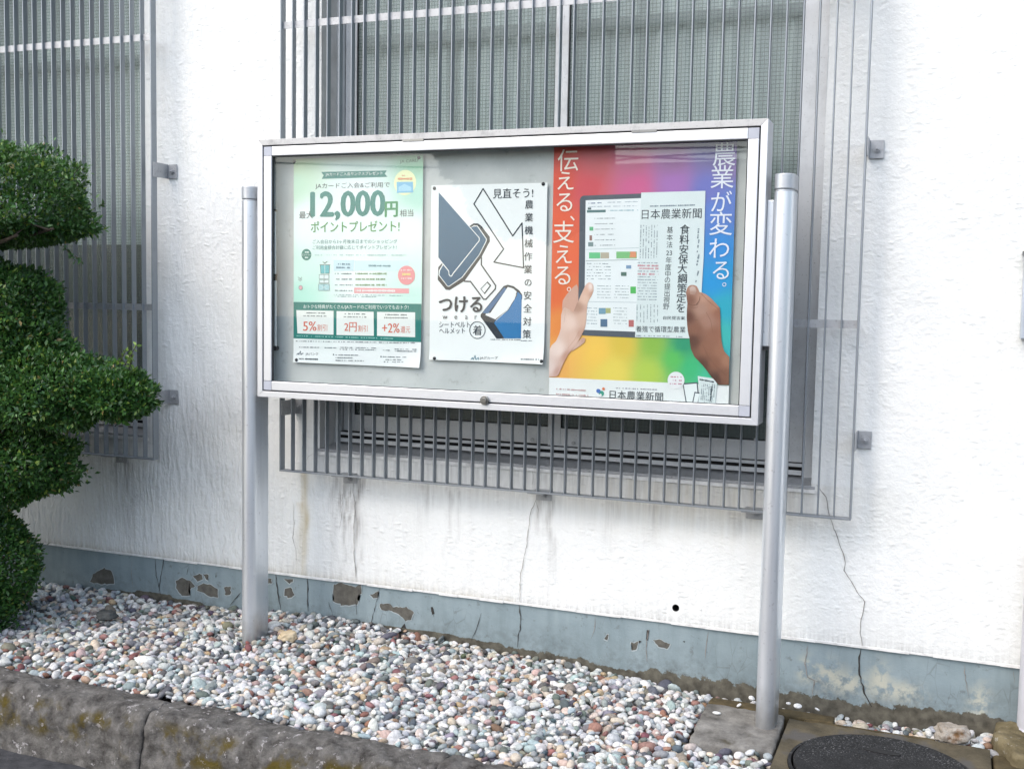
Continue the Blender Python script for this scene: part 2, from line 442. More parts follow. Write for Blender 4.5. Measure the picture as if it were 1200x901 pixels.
def knife(x): return -0.57 - 0.022 * x      # inner edge of the kerb
road = MB(); road.add([(-60, -60, -0.176), (60, -60, -0.176), (60, 0.5, -0.176), (-60, 0.5, -0.176)], [(0, 1, 2, 3)])
tag(road.build('road', M_ASPH), 'dark asphalt road in front of the kerb', kind='structure')

def ghgt(x, y):
    """top of the gravel bed"""
    x = np.asarray(x, float); y = np.asarray(y, float)
    right = 1 / (1 + np.exp(-(x - 1.15) / 0.14))
    wallside = np.clip((y + 0.1) / 0.4, 0, 1)
    h = 0.012 + 0.028 * np.exp(-((x - 0.1) / 0.9) ** 2) * wallside + 0.012 * np.sin(x * 5.1 + 1) * np.sin(y * 7.3)
    h = h - 0.055 * right * wallside - 0.016 * right * (1 - wallside)
    h = h - 0.030 * np.exp(-((x - 1.78) / 0.22) ** 2 - ((y + 0.27) / 0.12) ** 2)
    return h
sx_ = np.arange(-3.4, 4.2, 0.06); sy_ = np.linspace(-0.66, 0.36, 24)
soil = grid_mesh('soil', sx_, sy_, lambda X, Y: np.minimum(ghgt(X, Y) - 0.022, 0.2) - 0.012 - 0.4 * np.clip(-(Y - knife(X)) , 0, 1), M_SOIL)
tag(soil, 'dark soil under the pebbles beside the wall', kind='structure')

# ------------------------------------------------------------------ building
bld = empty('office_building', (0, YW, 0))
tag(bld, 'white stucco building with a blue grey plinth and two barred windows', 'building')

OPEN = [(0.068, 1.93, 0.716, 2.75), (-2.64, -0.776, 0.716, 2.75)]
def wall_lines(lo, hi, step, marks):
    a = list(np.arange(lo, hi + 1e-9, step))
    for mk in marks:
        j = int(np.argmin([abs(q - mk) for q in a])); a[j] = mk
    return np.array(sorted(a))
xs = np.concatenate([wall_lines(-3.6, -1.5, 0.1, [-2.64]), wall_lines(-1.485, 2.8, 0.0125, [0.068, 1.93, -0.776]), wall_lines(2.9, 5.2, 0.1, [])])
zs = np.concatenate([wall_lines(ZP, 1.5, 0.0125, [0.716]), wall_lines(1.55, 3.6, 0.05, [2.75])])
X, Z = np.meshgrid(xs, zs)
rgn = np.random.default_rng(3)
D = np.zeros((len(zs), len(xs), 3))
def streak_mask(x0, w, ztop, zbot, p=1.0, wob=0.01):
    wx = x0 + wob * np.sin(Z * 19 + x0 * 7) + wob * 0.6 * np.sin(Z * 47)
    along = np.clip((Z - zbot) / max(1e-3, ztop - zbot), 0, 1) ** p * (Z <= ztop)
    return np.exp(-((X - wx) / w) ** 2) * along
dirt_tone = 0
for (x0, w, a, b_, k) in [(0.178, 0.010, 0.60, 0.21, 1.0), (0.205, 0.006, 0.60, 0.24, .9), (0.236, 0.010, 0.60, 0.21, 1.2), (0.246, 0.022, 0.62, 0.36, .8), (0.13, 0.012, 0.61, 0.22, .45),
                          (0.16, 0.03, 0.61, 0.4, .4), (0.985, 0.012, 0.60, 0.45, .8), (1.03, 0.014, 0.60, 0.22, .55), (0.62, 0.008, 0.61, 0.3, .5), (0.66, 0.008, 0.61, 0.35, .4),
                          (0.52, 0.03, 0.61, 0.42, .35), (-0.86, 0.03, 0.6, 0.22, .6), (-0.92, 0.02, 0.6, 0.3, .4), (1.25, 0.02, 0.61, 0.4, .35), (1.4, 0.03, .61, .45, .3), (1.93, .02, .6, .5, .3), (1.7, .03, .61, .5, .4)]:
    dirt_tone = dirt_tone + k * streak_mask(x0, w, a, b_, 0.7)
# darker tone under the sills and just above the plinth
for (x0, x1) in ((0.06, 1.94), (-2.6, -0.78)):
    s_ = 1 / (1 + np.exp(-(X - x0) / 0.03)) / (1 + np.exp((X - x1) / 0.03))
    dirt_tone = dirt_tone + 0.42 * s_ * np.clip((Z - 0.5) / 0.22, 0, 1) * (Z < 0.72)
dirt_tone = dirt_tone + 0.5 * np.exp(-(Z - ZP) / 0.012) + 0.18 * np.exp(-(Z - ZP) / 0.06)
dirt_tone = dirt_tone + 0.04 * np.clip((-0.2 - X) / 0.8, 0, 1) * np.clip((1.0 - Z) / 0.6, 0, 1)  # faint shade of the lower left wall, painted into this mask
yel = 0.85 * streak_mask(0.002, 0.014, 0.62, 0.18, 0.25, 0.004) + 0.5 * streak_mask(-0.02, 0.02, 0.5, 0.15, 0.4) + 0.4 * np.exp(-(Z - ZP) / 0.015) * (X < 0.9)
yel = yel + 0.35 * np.exp(-((X - 1.5) / .5) ** 2) * np.clip((Z - .45) / .2, 0, 1) * (Z < .72)
ridge = np.clip((-0.05 - X) / 0.25, 0, 1) * np.clip((1.25 - Z) / 0.4, 0, 1)
ridge = np.maximum(ridge, 0.45 * np.clip((0.75 - Z) / 0.2, 0, 1) * np.clip((1.2 - X) / 0.8, 0, 1))
ridge = np.maximum(ridge, 0.5 * np.clip((0.3 - X) / 0.2, 0, 1))
D[..., 0] = np.clip(dirt_tone, 0, 1); D[..., 1] = np.clip(yel, 0, 1); D[..., 2] = np.clip(ridge, 0, 1)
def und(X, Z):   # slight unevenness of the render, flat at the openings
    return 0.0022 * np.sin(X * 9.1 + 1.3 * np.sin(Z * 5)) * np.sin(Z * 11.3 + 0.7) + 0.0012 * np.sin(X * 31 + Z * 17)
V = np.stack([X, YW + und(X, Z), Z], -1).reshape(-1, 3)
nx, nz = len(xs), len(zs)
ii, jj = np.meshgrid(np.arange(nx - 1), np.arange(nz - 1))
cxm = (xs[ii] + xs[ii + 1]) / 2; czm = (zs[jj] + zs[jj + 1]) / 2
keep = np.ones_like(cxm, bool)
for (a, b_, c_, d_) in OPEN: keep &= ~((cxm > a) & (cxm < b_) & (czm > c_) & (czm < d_))
keep &= ~(np.hypot(cxm - 1.492, czm - 0.257) < 0.020)
i0 = (jj * nx + ii)[keep]
F = np.stack([i0, i0 + 1, i0 + nx + 1, i0 + nx], 1)
wall = raw_mesh('stucco_wall', V, F, M_WALL, bld, True, cols=D.reshape(-1, 3), colname='dirt_tone')
# render lip above the plinth, body of the wall behind
lp = MB()
xx = -3.6
while xx < 5.2:
    w_ = random.uniform(0.05, 0.22); dz = random.uniform(-0.0015, 0.0015); dy = random.uniform(-0.003, 0.001)
    lp.box(xx, min(xx + w_, 5.2) - 0.0005, YW - 0.003 + dy, YW + 0.03, ZP - 0.004 + dz, ZP + 0.0035)
    xx += w_
lp.build('render_lip', M_LIP, bld)
rv = MB()
for (a, b_, c_, d_) in OPEN:
    e = 0.003
    rv.add([(a, YW - .001, c_), (a, YW + .17, c_), (a, YW + .17, d_), (a, YW - .001, d_)], [(0, 1, 2, 3)])
    rv.add([(b_, YW - .001, c_), (b_, YW + .17, c_), (b_, YW + .17, d_), (b_, YW - .001, d_)], [(0, 1, 2, 3)])
    rv.add([(a, YW - .001, d_), (b_, YW - .001, d_), (b_, YW + .17, d_), (a, YW + .17, d_)], [(0, 1, 2, 3)])
rv.build('window_reveal', M_REVEAL, bld)
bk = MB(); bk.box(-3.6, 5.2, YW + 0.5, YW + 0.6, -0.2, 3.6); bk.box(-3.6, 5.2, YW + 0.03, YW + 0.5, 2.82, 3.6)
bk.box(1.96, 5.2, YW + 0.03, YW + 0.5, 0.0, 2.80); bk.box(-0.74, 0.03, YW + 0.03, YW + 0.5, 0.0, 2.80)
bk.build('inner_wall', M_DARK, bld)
# vent hole
vh = MB(); vh.tube((1.492, YW + 0.0, 0.257), (1.492, YW + 0.05, 0.257), 0.0125, n=20, caps=False)
vh.add([(1.475, YW + .049, .24), (1.51, YW + .049, .24), (1.51, YW + .049, .275), (1.475, YW + .049, .275)], [(0, 1, 2, 3)])
vh.build('vent_hole', M_DARK, bld)
rg = MB()
n_ = 28
ring = [(1.492 + 0.0125 * math.cos(2 * math.pi * k / n_), YW + float(und(1.492, .257)) - .001, 0.257 + 0.0125 * math.sin(2 * math.pi * k / n_)) for k in range(n_)]
ring2 = [(1.492 + 0.031 * math.cos(2 * math.pi * k / n_), YW + float(und(1.492 + 0.031 * math.cos(2 * math.pi * k / n_), 0.257 + 0.031 * math.sin(2 * math.pi * k / n_))) - .0004, 0.257 + 0.031 * math.sin(2 * math.pi * k / n_)) for k in range(n_)]
rg.add(ring + ring2, [(k, (k + 1) % n_, n_ + (k + 1) % n_, n_ + k) for k in range(n_)])
rg.build('vent_rim', M_WALL, bld, smooth=True)

# plinth
pxs = np.concatenate([np.arange(-3.6, -1.6, 0.1), np.arange(-1.6, 2.9, 0.012), np.arange(2.9, 5.2, 0.1)])
pzs = np.arange(-0.16, ZP - 0.002, 0.012)
X, Z = np.meshgrid(pxs, pzs)
lvl = np.interp(X, [-3, -1.3, -0.74, -0.35, 0.17, 0.61, 0.89, 1.2, 1.5, 2.1, 2.5, 5], [0, .01, .05, .02, .045, .045, .02, -.01, -.01, -.02, .0, 0])
mossh = np.interp(X, [-3, 0.6, 1.0, 1.6, 2.6, 5], [0.001, 0.001, 0.022, 0.032, 0.028, 0.028])
dd = np.clip(1.0 - (Z - lvl) / (mossh * 2.2), 0, 1)
fill = 0
for (a, b_, wx, wz) in [(2.0, 0.09, 0.05, 0.05), (2.08, 0.07, 0.05, 0.035), (2.17, 0.10, 0.03, 0.05), (2.24, 0.07, .06, .03), (2.47, 0.06, 0.03, 0.06), (1.93, 0.10, .02, .04)]:
    fill = fill + np.exp(-((X - a) / wx) ** 2 - ((Z - b_) / wz) ** 2)
DP = np.stack([dd, np.clip(fill, 0, 1), 0 * dd], -1)
V = np.stack([X, YW + 0.007 + 0.0012 * np.sin(X * 13) * np.sin(Z * 31), Z], -1).reshape(-1, 3)
nx, nz = len(pxs), len(pzs)
ii, jj = np.meshgrid(np.arange(nx - 1), np.arange(nz - 1)); i0 = (jj * nx + ii).ravel()
raw_mesh('plinth', V, np.stack([i0, i0 + 1, i0 + nx + 1, i0 + nx], 1), M_PLINTH, bld, True, cols=DP.reshape(-1, 3), colname='dirt_tone')

# cracks: tapering ribbons that follow the crack lines of the photograph
def crack(pts, w, m, y, name='crack'):
    P = [at(px, py, y) for px, py in pts]
    Q = []
    P2_ = [P[0]]
    for a_, b_ in zip(P[:-1], P[1:]):
        L_ = np.hypot(*(b_ - a_)[[0, 2]]); kk = max(1, int(L_ / 0.035))
        for k in range(1, kk + 1): P2_.append(a_ + (b_ - a_) * k / kk + np.array([RNG.normal(0, .0028), 0, RNG.normal(0, .002)]) * (k < kk))
    P = P2_
    for i in range(len(P) - 1):
        n = max(1, int(np.hypot(*(P[i + 1] - P[i])[[0, 2]]) / 0.012))
        for k in range(n): Q.append(P[i] + (P[i + 1] - P[i]) * k / n)
    Q.append(P[-1])
    Q = np.array(Q); j = RNG.normal(0, 0.0010, (len(Q), 2)); j[0] = 0
    Q[:, 0] += j[:, 0]; Q[:, 2] += j[:, 1] * .5
    vs = []; fs = []
    for i, q in enumerate(Q):
        a = Q[max(0, i - 1)]; b_ = Q[min(len(Q) - 1, i + 1)]; d = b_ - a; d = d / (np.hypot(d[0], d[2]) + 1e-9)
        ww = w * 0.5 * (0.55 + 0.9 * RNG.random()) * min(1, (i + 1) / 3, (len(Q) - i) / 4 + .1) / 2
        nrm = np.array([-d[2], 0, d[0]])
        vs += [q + nrm * ww, q - nrm * ww]
        if i: fs.append((2 * i - 2, 2 * i - 1, 2 * i + 1, 2 * i))
    mb = MB(); mb.add(vs, fs); return mb.build(name, m, bld)
YC = YW - 0.0042
YPc = YW + 0.0045
crack([(630, 583), (622, 600), (617, 640), (610, 672), (609, 705)], 0.0038, M_CRACK, YC)
crack([(628, 585), (631, 598), (630, 607)], 0.003, M_CRACK, YC)
crack([(414, 566), (416, 600), (415, 640), (417, 678)], 0.0045, M_CRACK, YC)
crack([(403, 567), (401, 590), (398, 620)], 0.003, M_CRACK, YC)
crack([(344, 590), (343, 630), (348, 660)], 0.003, M_CRACK, YC)
crack([(957, 568), (968, 582), (974, 610), (981, 628), (990, 655), (989, 668), (999, 683), (1014, 705), (1009, 725), (1008, 742), (1011, 757)], 0.0042, M_CRACK, YC)
crack([(359, 540), (361, 535), (366, 532)], 0.003, M_CRACK, YC)
crack([(622, 546), (625, 556), (624, 572)], 0.003, M_CRACK, YC)
crack([(191, 638), (192, 655), (189, 672), (186, 693)], 0.006, M_CRACKD, YPc)
crack([(182, 655), (184, 678), (188, 697)], 0.005, M_CRACKD, YPc)
crack([(155, 655), (154, 672), (156, 690)], 0.003, M_CRACK, YPc)
crack([(282, 694), (275, 702), (270, 709)], 0.006, M_CRACKD, YPc)
crack([(323, 673), (325, 690), (328, 708), (329, 716)], 0.008, M_CRACKD, YPc)
crack([(360, 678), (361, 690), (360, 700), (361, 716)], 0.0085, M_CRACKD, YPc)
crack([(221, 664), (219, 673)], 0.006, M_CRACKD, YPc)
crack([(385, 705), (390, 720)], 0.005, M_CRACKD, YPc)
crack([(417, 700), (418, 720)], 0.005, M_CRACKD, YPc)
crack([(445, 689), (441, 706), (436, 724), (434, 732), (441, 730)], 0.0045, M_CRACKD, YPc)
crack([(608, 707), (610, 722), (607, 745), (606, 758)], 0.006, M_CRACKD, YPc)
crack([(698, 721), (697, 735), (693, 748)], 0.004, M_CRACK, YPc)
crack([(760, 737), (758, 750), (757, 760), (758, 775)], 0.004, M_CRACK, YPc)
crack([(830, 739), (828, 755), (826, 772)], 0.004, M_CRACK, YPc)
crack([(947, 756), (943, 777), (946, 793), (954, 797), (952, 814)], 0.005, M_CRACK, YPc)
crack([(954, 797), (963, 800)], 0.003, M_CRACK, YPc)
crack([(1009, 760), (1007, 790), (1013, 812), (1022, 828)], 0.0095, M_CRACKD, YPc)
crack([(1130, 778), (1131, 796), (1135, 815)], 0.004, M_CRACK, YPc)
crack([(1188, 785), (1189, 800)], 0.003, M_CRACK, YPc)
crack([(564, 718), (558, 738), (552, 750)], 0.004, M_CRACKD, YPc)
crack([(505, 712), (508, 722)], 0.005, M_CRACKD, YPc)

def patch(pts, m, y, name, jit=1.3):
    Q = []
    for i in range(len(pts)):
        a = np.array(pts[i], float); b_ = np.array(pts[(i + 1) % len(pts)], float)
        n = max(1, int(np.hypot(*(b_ - a)) / 2.2))
        for k in range(n):
            q = a + (b_ - a) * k / n + RNG.normal(0, jit * .35, 2); Q.append(at(q[0], q[1], y))
    if name == 'peeled_patch':
        cc = np.mean(Q, 0); R_ = [cc + (q - cc) * (1 + 0.0035 / max(.006, np.hypot(*(q - cc)[[0, 2]]))) + np.array([0, 0.0003, -0.0008]) for q in Q]
        b2_ = bmesh.new(); b2_.faces.new([b2_.verts.new(q) for q in R_]); bmesh.ops.triangulate(b2_, faces=b2_.faces[:])
        m2_ = bpy.data.meshes.new('lifted_paint_edge'); b2_.to_mesh(m2_); b2_.free(); m2_.materials.append(M_EDGE)
        o2_ = bpy.data.objects.new('lifted_paint_edge', m2_); COL.objects.link(o2_); adopt(o2_, bld)
    bm = bmesh.new(); vs = [bm.verts.new(q) for q in Q]; bm.faces.new(vs); bmesh.ops.triangulate(bm, faces=bm.faces[:])
    me = bpy.data.meshes.new(name); bm.to_mesh(me); bm.free(); me.materials.append(m)
    o = bpy.data.objects.new(name, me); COL.objects.link(o); adopt(o, bld); return o
YQ = YW + 0.0052
for pts in [
    [(206, 680), (214, 677), (224, 681), (228, 686), (221, 692), (222, 697), (214, 698), (207, 691)],
    [(231, 687), (238, 683), (248, 685), (256, 691), (255, 700), (245, 698), (232, 692)],
    [(226, 674), (236, 672), (237, 679), (231, 681)], [(238, 673), (245, 673), (243, 680)], [(263, 688), (270, 687), (271, 696), (264, 696)],
    [(312, 675), (318, 677), (318, 684), (311, 684)], [(333, 678), (344, 679), (339, 684)], [(334, 690), (341, 688), (345, 697), (341, 700), (333, 698)],
    [(391, 684), (400, 683), (414, 687), (423, 685), (423, 695), (419, 697), (419, 708), (400, 709), (391, 704)],
    [(434, 697), (440, 694), (443, 692), (442, 700), (438, 701)],
    [(445, 708), (456, 706), (460, 711), (474, 712), (476, 711), (485, 717), (482, 726), (475, 727), (468, 720), (456, 715), (447, 714)],
    [(740, 752), (744, 753), (748, 751), (746, 761), (741, 761)], [(765, 750), (773, 749), (785, 755), (782, 760), (772, 757)],
    [(711, 743), (713, 744), (712, 750), (709, 748)], [(110, 672), (122, 665), (132, 670), (134, 684), (118, 684), (106, 682)]]:
    patch(pts, M_PEEL, YQ, 'peeled_patch')
for pts in [[(505, 711), (507, 711), (509, 719), (506, 720)], [(748, 750), (752, 751), (748, 754)], [(800, 751), (803, 751), (802, 753)], [(758, 738), (761, 738), (759, 750), (757, 750)], [(470, 735), (474, 730), (476, 736)], [(252, 674), (254, 674), (253, 677)]]:
    patch(pts, M_CRACKD, YQ - 0.0003, 'paint_chip', 0.6)

# windows: frame, sashes, wired panes, curtain
def window(x0, x1, z0, z1):
    w = MB()
    YF = 0.43
    w.box(x0, x0 + 0.018, YF, YF + 0.08, z0 + 0.004, z1)
    w.box(x1 - 0.045, x1, YF, YF + 0.08, z0 + 0.004, z1)
    w.box(x0 + 0.018, x1 - 0.045, YF, YF + 0.08, z1 - 0.04, z1)
    w.box(x0 + 0.018, x1 - 0.045, YF - 0.004, YF + 0.004, z0 + 0.045, z0 + 0.056)
    w.box(x0 + 0.018, x1 - 0.045, YF - 0.012, YF - 0.005, z0 + 0.018, z0 + 0.034)
    fr = w.build('window', M_WINALU, bld, bevel=0.0012, seg=1)
    sl = MB(); sl.prism([(YW - 0.004, z0 - 0.010), (YF + 0.02, z0 - 0.010), (YF + 0.02, z0 + 0.013), (YW - 0.004, z0 + 0.0)], 'x', x0 - 0.012, x1 + 0.012)
    sl.build('window_sill', M_GALV, fr, bevel=0.001, seg=1)
    lp2 = MB(); xx = x0 - 0.02
    while xx < x1 + 0.02:
        w_ = random.uniform(0.05, 0.3); lp2.box(xx, min(xx + w_, x1 + .02) - .0006, YW - 0.007 - random.uniform(0, .004), YW + 0.004, z0 - 0.020 - random.uniform(0, .004), z0 - 0.0105); xx += w_
    lp2.build('sill_edge', M_LIP, fr)
    dk = MB(); dk.box(x0 + 0.018, x1 - 0.045, YF + 0.014, YF + 0.075, z0 + 0.012, z0 + 0.056); dk.build('track_recess', M_DARK, fr)
    cx_ = (x0 + x1) / 2 - 0.008
    for (a, b_, y) in ((x0 + 0.020, cx_ + 0.026, YF + 0.035), (cx_ - 0.026, x1 - 0.047, YF + 0.012)):
        s = MB(); st = 0.050
        s.box(a, a + st, y, y + 0.02, z0 + 0.058, z1 - 0.042); s.box(b_ - st, b_, y, y + 0.02, z0 + 0.058, z1 - 0.042)
        s.box(a + st, b_ - st, y, y + 0.02, z0 + 0.058, z0 + 0.124); s.box(a + st, b_ - st, y, y + 0.02, z1 - 0.1, z1 - 0.042)
        s.build('sash', M_WINALU, fr, bevel=0.0015, seg=1)
        p = MB(); p.box(a + st - 0.004, b_ - st + 0.004, y + 0.008, y + 0.013, z0 + 0.120, z1 - 0.096)
        p.build('pane', M_WIRE, fr)
        g_ = MB()
        for (xa, xb) in ((a + st, a + st + .003), (b_ - st - .003, b_ - st)): g_.box(xa, xb, y + .001, y + .009, z0 + .124, z1 - .1)
        g_.box(a + st + .003, b_ - st - .003, y + .001, y + .009, z0 + .124, z0 + .127)
        g_.build('glazing_gasket', M_GASKET, fr)
    # curtain
    cxs = np.arange(x0 + 0.01, x1 - 0.01, 0.006); czs = np.linspace(z0 + 0.80, z1 - 0.01, 14)
    Xc, Zc = np.meshgrid(cxs, czs)
    Yc = YF + 0.105 + 0.024 * np.sin(Xc * 66 + 1.6 * np.sin(Xc * 9)) * (0.7 + .3 * np.sin(Zc * 3)) + 0.006 * np.sin(Xc * 151 + Zc * 2)
    Vc = np.stack([Xc, Yc, Zc], -1).reshape(-1, 3); nx = len(cxs)
    i_, j_ = np.meshgrid(np.arange(nx - 1), np.arange(len(czs) - 1)); q0 = (j_ * nx + i_).ravel()
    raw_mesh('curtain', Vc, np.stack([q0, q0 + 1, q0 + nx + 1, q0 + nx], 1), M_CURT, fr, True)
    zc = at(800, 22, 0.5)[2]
    MB().box(x0 + .08, x1 - .09, YF + 0.062, YF + 0.066, zc - 0.022, zc + 0.022).build('dark_band', M_BAND, fr)  # thin dark strip between the panes and the curtain
    return fr
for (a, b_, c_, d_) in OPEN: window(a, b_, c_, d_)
# weep buttons on the sash rails seen under the board
for px, py in ((426, 503), (624, 515), (672, 519), (886, 515)):
    p = at(px, py, 0.441); q = MB(); q.tube((p[0], 0.4405, p[2]), (p[0], 0.436, p[2]), 0.007, n=14); q.build('sash_stopper', M_GALV, bld)

# ------------------------------------------------------------------ grilles
def grille(x0, x1, label, nbars, brackets):
    g = empty('window_grille', (x0, YG, 0.632)); tag(g, label, 'grille', 'barred window grilles')
    zb, zt = 0.632, 2.84
    for (a, b_) in ((x0, x0 + 0.006), (x1 - 0.006, x1)):
        MB().box(a, b_, YG, YG + 0.032, zb, zt).build('side_frame', M_GRILLE, g, bevel=0.001, seg=1)
    for (za, zc) in ((zb, zb + 0.006), (zt - .006, zt)):
        MB().box(x0 + 0.006, x1 - 0.006, YG, YG + 0.032, za, zc).build('end_frame', M_GRILLE, g, bevel=0.001, seg=1)
    for zr in (1.250, 2.316):
        MB().box(x0 + 0.0065, x1 - 0.0065, YG + 0.013, YG + 0.016, zr - 0.013, zr + 0.013).build('rail', M_GALV, g)
    pitch_ = (x1 - x0 - .006) / (nbars + 1)
    first = None
    for k in range(nbars):
        xc = x0 + 0.003 + pitch_ * (k + 1)
        if first is None:
            first = MB().box(xc - 0.002, xc + 0.002, YG + 0.001, YG + 0.026, zb + 0.006, zt - 0.006).build('bar', M_GRILLE, g, bevel=0.0006, seg=1)
            base_x = xc
        else:
            c = first.copy(); COL.objects.link(c); c.parent = g
            c.location.x += (xc - base_x); c.rotation_euler.y = random.uniform(-0.0007, 0.0007)
            c.rotation_euler.z = random.uniform(-0.03, 0.03) * 0
    for (kind_, x, z) in brackets:
        b = MB()
        if kind_ == 'out_r':      # flange turned to the right
            b.box(x, x + 0.004, YG + 0.004, YW - 0.0005, z - 0.029, z + 0.029); b.box(x + 0.004, x + 0.046, YW - 0.0065, YW - 0.0022, z - 0.0285, z + 0.0285)
            fx = x + 0.026
        elif kind_ == 'in_l':
            b.box(x + .0061, x + 0.010, YG + 0.004, YW - 0.0005, z - 0.029, z + 0.029); b.box(x + 0.010, x + 0.052, YW - 0.0065, YW - 0.0022, z - 0.0285, z + 0.0285)
            fx = x + 0.030
        else:
            b.box(x - 0.03, x + 0.03, YG + 0.004, YW - 0.0005, z - 0.0045, z - 0.0005); b.box(x - 0.0295, x + 0.0295, YW - 0.0065, YW - 0.0022, z - 0.040, z - 0.0045)
            fx = x; z = z - 0.022
        o = b.build('bracket', M_GALV, g, bevel=0.001, seg=1)
        bb = MB(); bb.tube((fx, YW - 0.0065, z), (fx, YW - 0.0095, z), 0.0125, n=16); bb.tube((fx, YW - 0.0095, z), (fx, YW - 0.0165, z), 0.0085, n=6); bb.dome((fx, YW - 0.0165, z), 0.005, (0, -1, 0), 8, 3)
        bb.build('bolt', M_GALV, o)
    return g
grille(-0.052, 2.066, 'grey steel bar grille over the window behind the notice board', 41,
       [('out_r', 2.0665, 1.800), ('out_r', 2.0665, 0.880), ('in_l', -0.052, 0.876), ('in_l', -0.052, 1.80), ('down', 0.205, 0.632), ('down', 1.0, 0.632), ('down', 1.75, 0.632)])
grille(-2.762, -0.648, 'grey steel bar grille over the left window behind the clipped tree', 41,
       [('out_r', -0.6475, 1.798), ('out_r', -0.6475, 0.884), ('down', -0.893, 0.632), ('down', -1.75, .632)])

# ------------------------------------------------------------------ notice board
nb_ = empty('notice_board', (0.9, 0.05, 0.0))
tag(nb_, 'glazed aluminium notice board on two posts holding three posters', 'notice board')
W, ZB, ZT, DY = 1.8, 0.94, 1.86, 0.10
LIP = 0.021
case = MB()
def miter(x0, x1, z0, z1, t_, y0, y1, side):
    A = {'l': [(x0, z0), (x0 + t_, z0 + t_), (x0 + t_, z1 - t_), (x0, z1)], 'r': [(x1, z0), (x1, z1), (x1 - t_, z1 - t_), (x1 - t_, z0 + t_)],
         't': [(x0, z1), (x0 + t_, z1 - t_), (x1 - t_, z1 - t_), (x1, z1)], 'b': [(x0, z0), (x1, z0), (x1 - t_, z0 + t_), (x0 + t_, z0 + t_)]}[side]
    return A
for sd_ in 'lrbt':
    o = MB().prism(miter(0, W, ZB, ZT, LIP, 0, DY, sd_), 'y', 0.0, DY).build('case_frame', M_ALUTOP if sd_ == 't' else M_ALU, nb_, bevel=0.0012, seg=2)
MB().box(LIP, W - LIP, DY - 0.035, DY - 0.004, ZB + LIP, ZT - LIP).build('back_panel', M_PANEL, nb_)
MB().box(LIP + .001, W - LIP - .001, DY - .003, DY - .001, ZB + LIP + .001, ZT - LIP - .001).build('rear_sheet', M_GRILLE, nb_)
# inner side linings
ln = MB()
ln.box(LIP, LIP + .003, .012, .065, ZB + LIP, ZT - LIP); ln.box(W - LIP - .003, W - LIP, .012, .065, ZB + LIP, ZT - LIP)
ln.box(LIP + .003, W - LIP - .003, .012, .065, ZT - LIP - .003, ZT - LIP); ln.box(LIP + .003, W - LIP - .003, .012, .065, ZB + LIP, ZB + LIP + .003)
ln.build('case_lining', M_PANEL, nb_)
# door: black gap, white profiles, grey corners, glass
G = 0.0045
dx0, dx1, dz0, dz1 = LIP + G, W - LIP - G, ZB + LIP + G, ZT - LIP - G
gk = MB()
gk.box(LIP, dx0, 0.008, 0.012, ZB + LIP, ZT - LIP); gk.box(dx1, W - LIP, 0.008, 0.012, ZB + LIP, ZT - LIP)
gk.box(dx0, dx1, 0.008, 0.012, dz1, ZT - LIP); gk.box(dx0, dx1, 0.008, 0.012, ZB + LIP, dz0)
gk.build('door_gap', M_GASKET, nb_)
DT = 0.033
CS = DT + 0.0
door = empty('door', (0.9, 0.0, 1.4)); adopt(door, nb_); door.location = (0.0, -0.05, 1.4)
dprof = lambda a, b_: None
MB().box(dx0 + CS, dx1 - CS, 0.001, 0.020, dz1 - DT, dz1).build('door_rail', M_ALU, door, bevel=0.0025)
MB().box(dx0 + CS, dx1 - CS, 0.001, 0.020, dz0, dz0 + DT).build('door_rail', M_ALU, door, bevel=0.0025)
MB().box(dx0, dx0 + DT, 0.001, 0.020, dz0 + CS, dz1 - CS).build('door_stile', M_ALU, door, bevel=0.0025)
MB().box(dx1 - DT, dx1, 0.001, 0.020, dz0 + CS, dz1 - CS).build('door_stile', M_ALU, door, bevel=0.0025)
for cxx in (dx0, dx1 - CS):
    for czz in (dz0, dz1 - CS):
        MB().box(cxx + .0004, cxx + CS - .0004, 0.0012, 0.0195, czz + .0004, czz + CS - .0004).build('corner_piece', M_CORNER, door, bevel=0.001)
MB().box(dx0 + DT - .006, dx1 - DT + .006, 0.0135, 0.0165, dz0 + DT - .006, dz1 - DT + .006).build('glass', M_GLASS, door)
bd = MB()
for (a, b_, c_, d_) in ((dx0 + DT, dx0 + DT + .003, dz0 + DT, dz1 - DT), (dx1 - DT - .003, dx1 - DT, dz0 + DT, dz1 - DT), (dx0 + DT + .003, dx1 - DT - .003, dz1 - DT - .0035, dz1 - DT), (dx0 + DT + .003, dx1 - DT - .003, dz0 + DT, dz0 + DT + .002)):
    bd.box(a, b_, .006, .013, c_, d_)
bd.build('glazing_bead', M_GASKET, door)
for xh in (0.62, 1.42):
    MB().box(xh - 0.04, xh + 0.04, -0.002, 0.004, ZT - LIP - 0.006, ZT - LIP + 0.002).build('hinge', M_LOCK, door)
lk = MB(); lk.tube((0.899, 0.001, 0.972), (0.899, -0.009, 0.972), 0.0155, n=24); lk.tube((0.899, -0.009, 0.972), (0.899, -0.014, 0.972), 0.010, n=20)
lk.build('lock', M_LOCK, door, bevel=0.0012)
st = MB(); p0 = at(322.5, 248, 0.035); p1 = at(323.5, 325, 0.035); p2 = at(325, 408, 0.035)
st.tube((0.052, .035, p0[2]), (0.053, .035, p1[2]), 0.0035); st.tube((0.053, .035, p1[2]), (0.054, .035, p2[2]), 0.005)
st.build('door_stay', M_ALU, nb_, smooth=True)
s2 = MB(); s2.dome((0.052, .035, p0[2]), .009, (0, 0, 1)); s2.tube((0.054, .030, p2[2]), (0.054, .045, p2[2]), .009); s2.tube((0.0535, .035, p1[2] + .012), (0.0535, .035, p1[2] - .012), .0065)
s2.build('stay_fitting', M_GASKET, nb_, smooth=True)

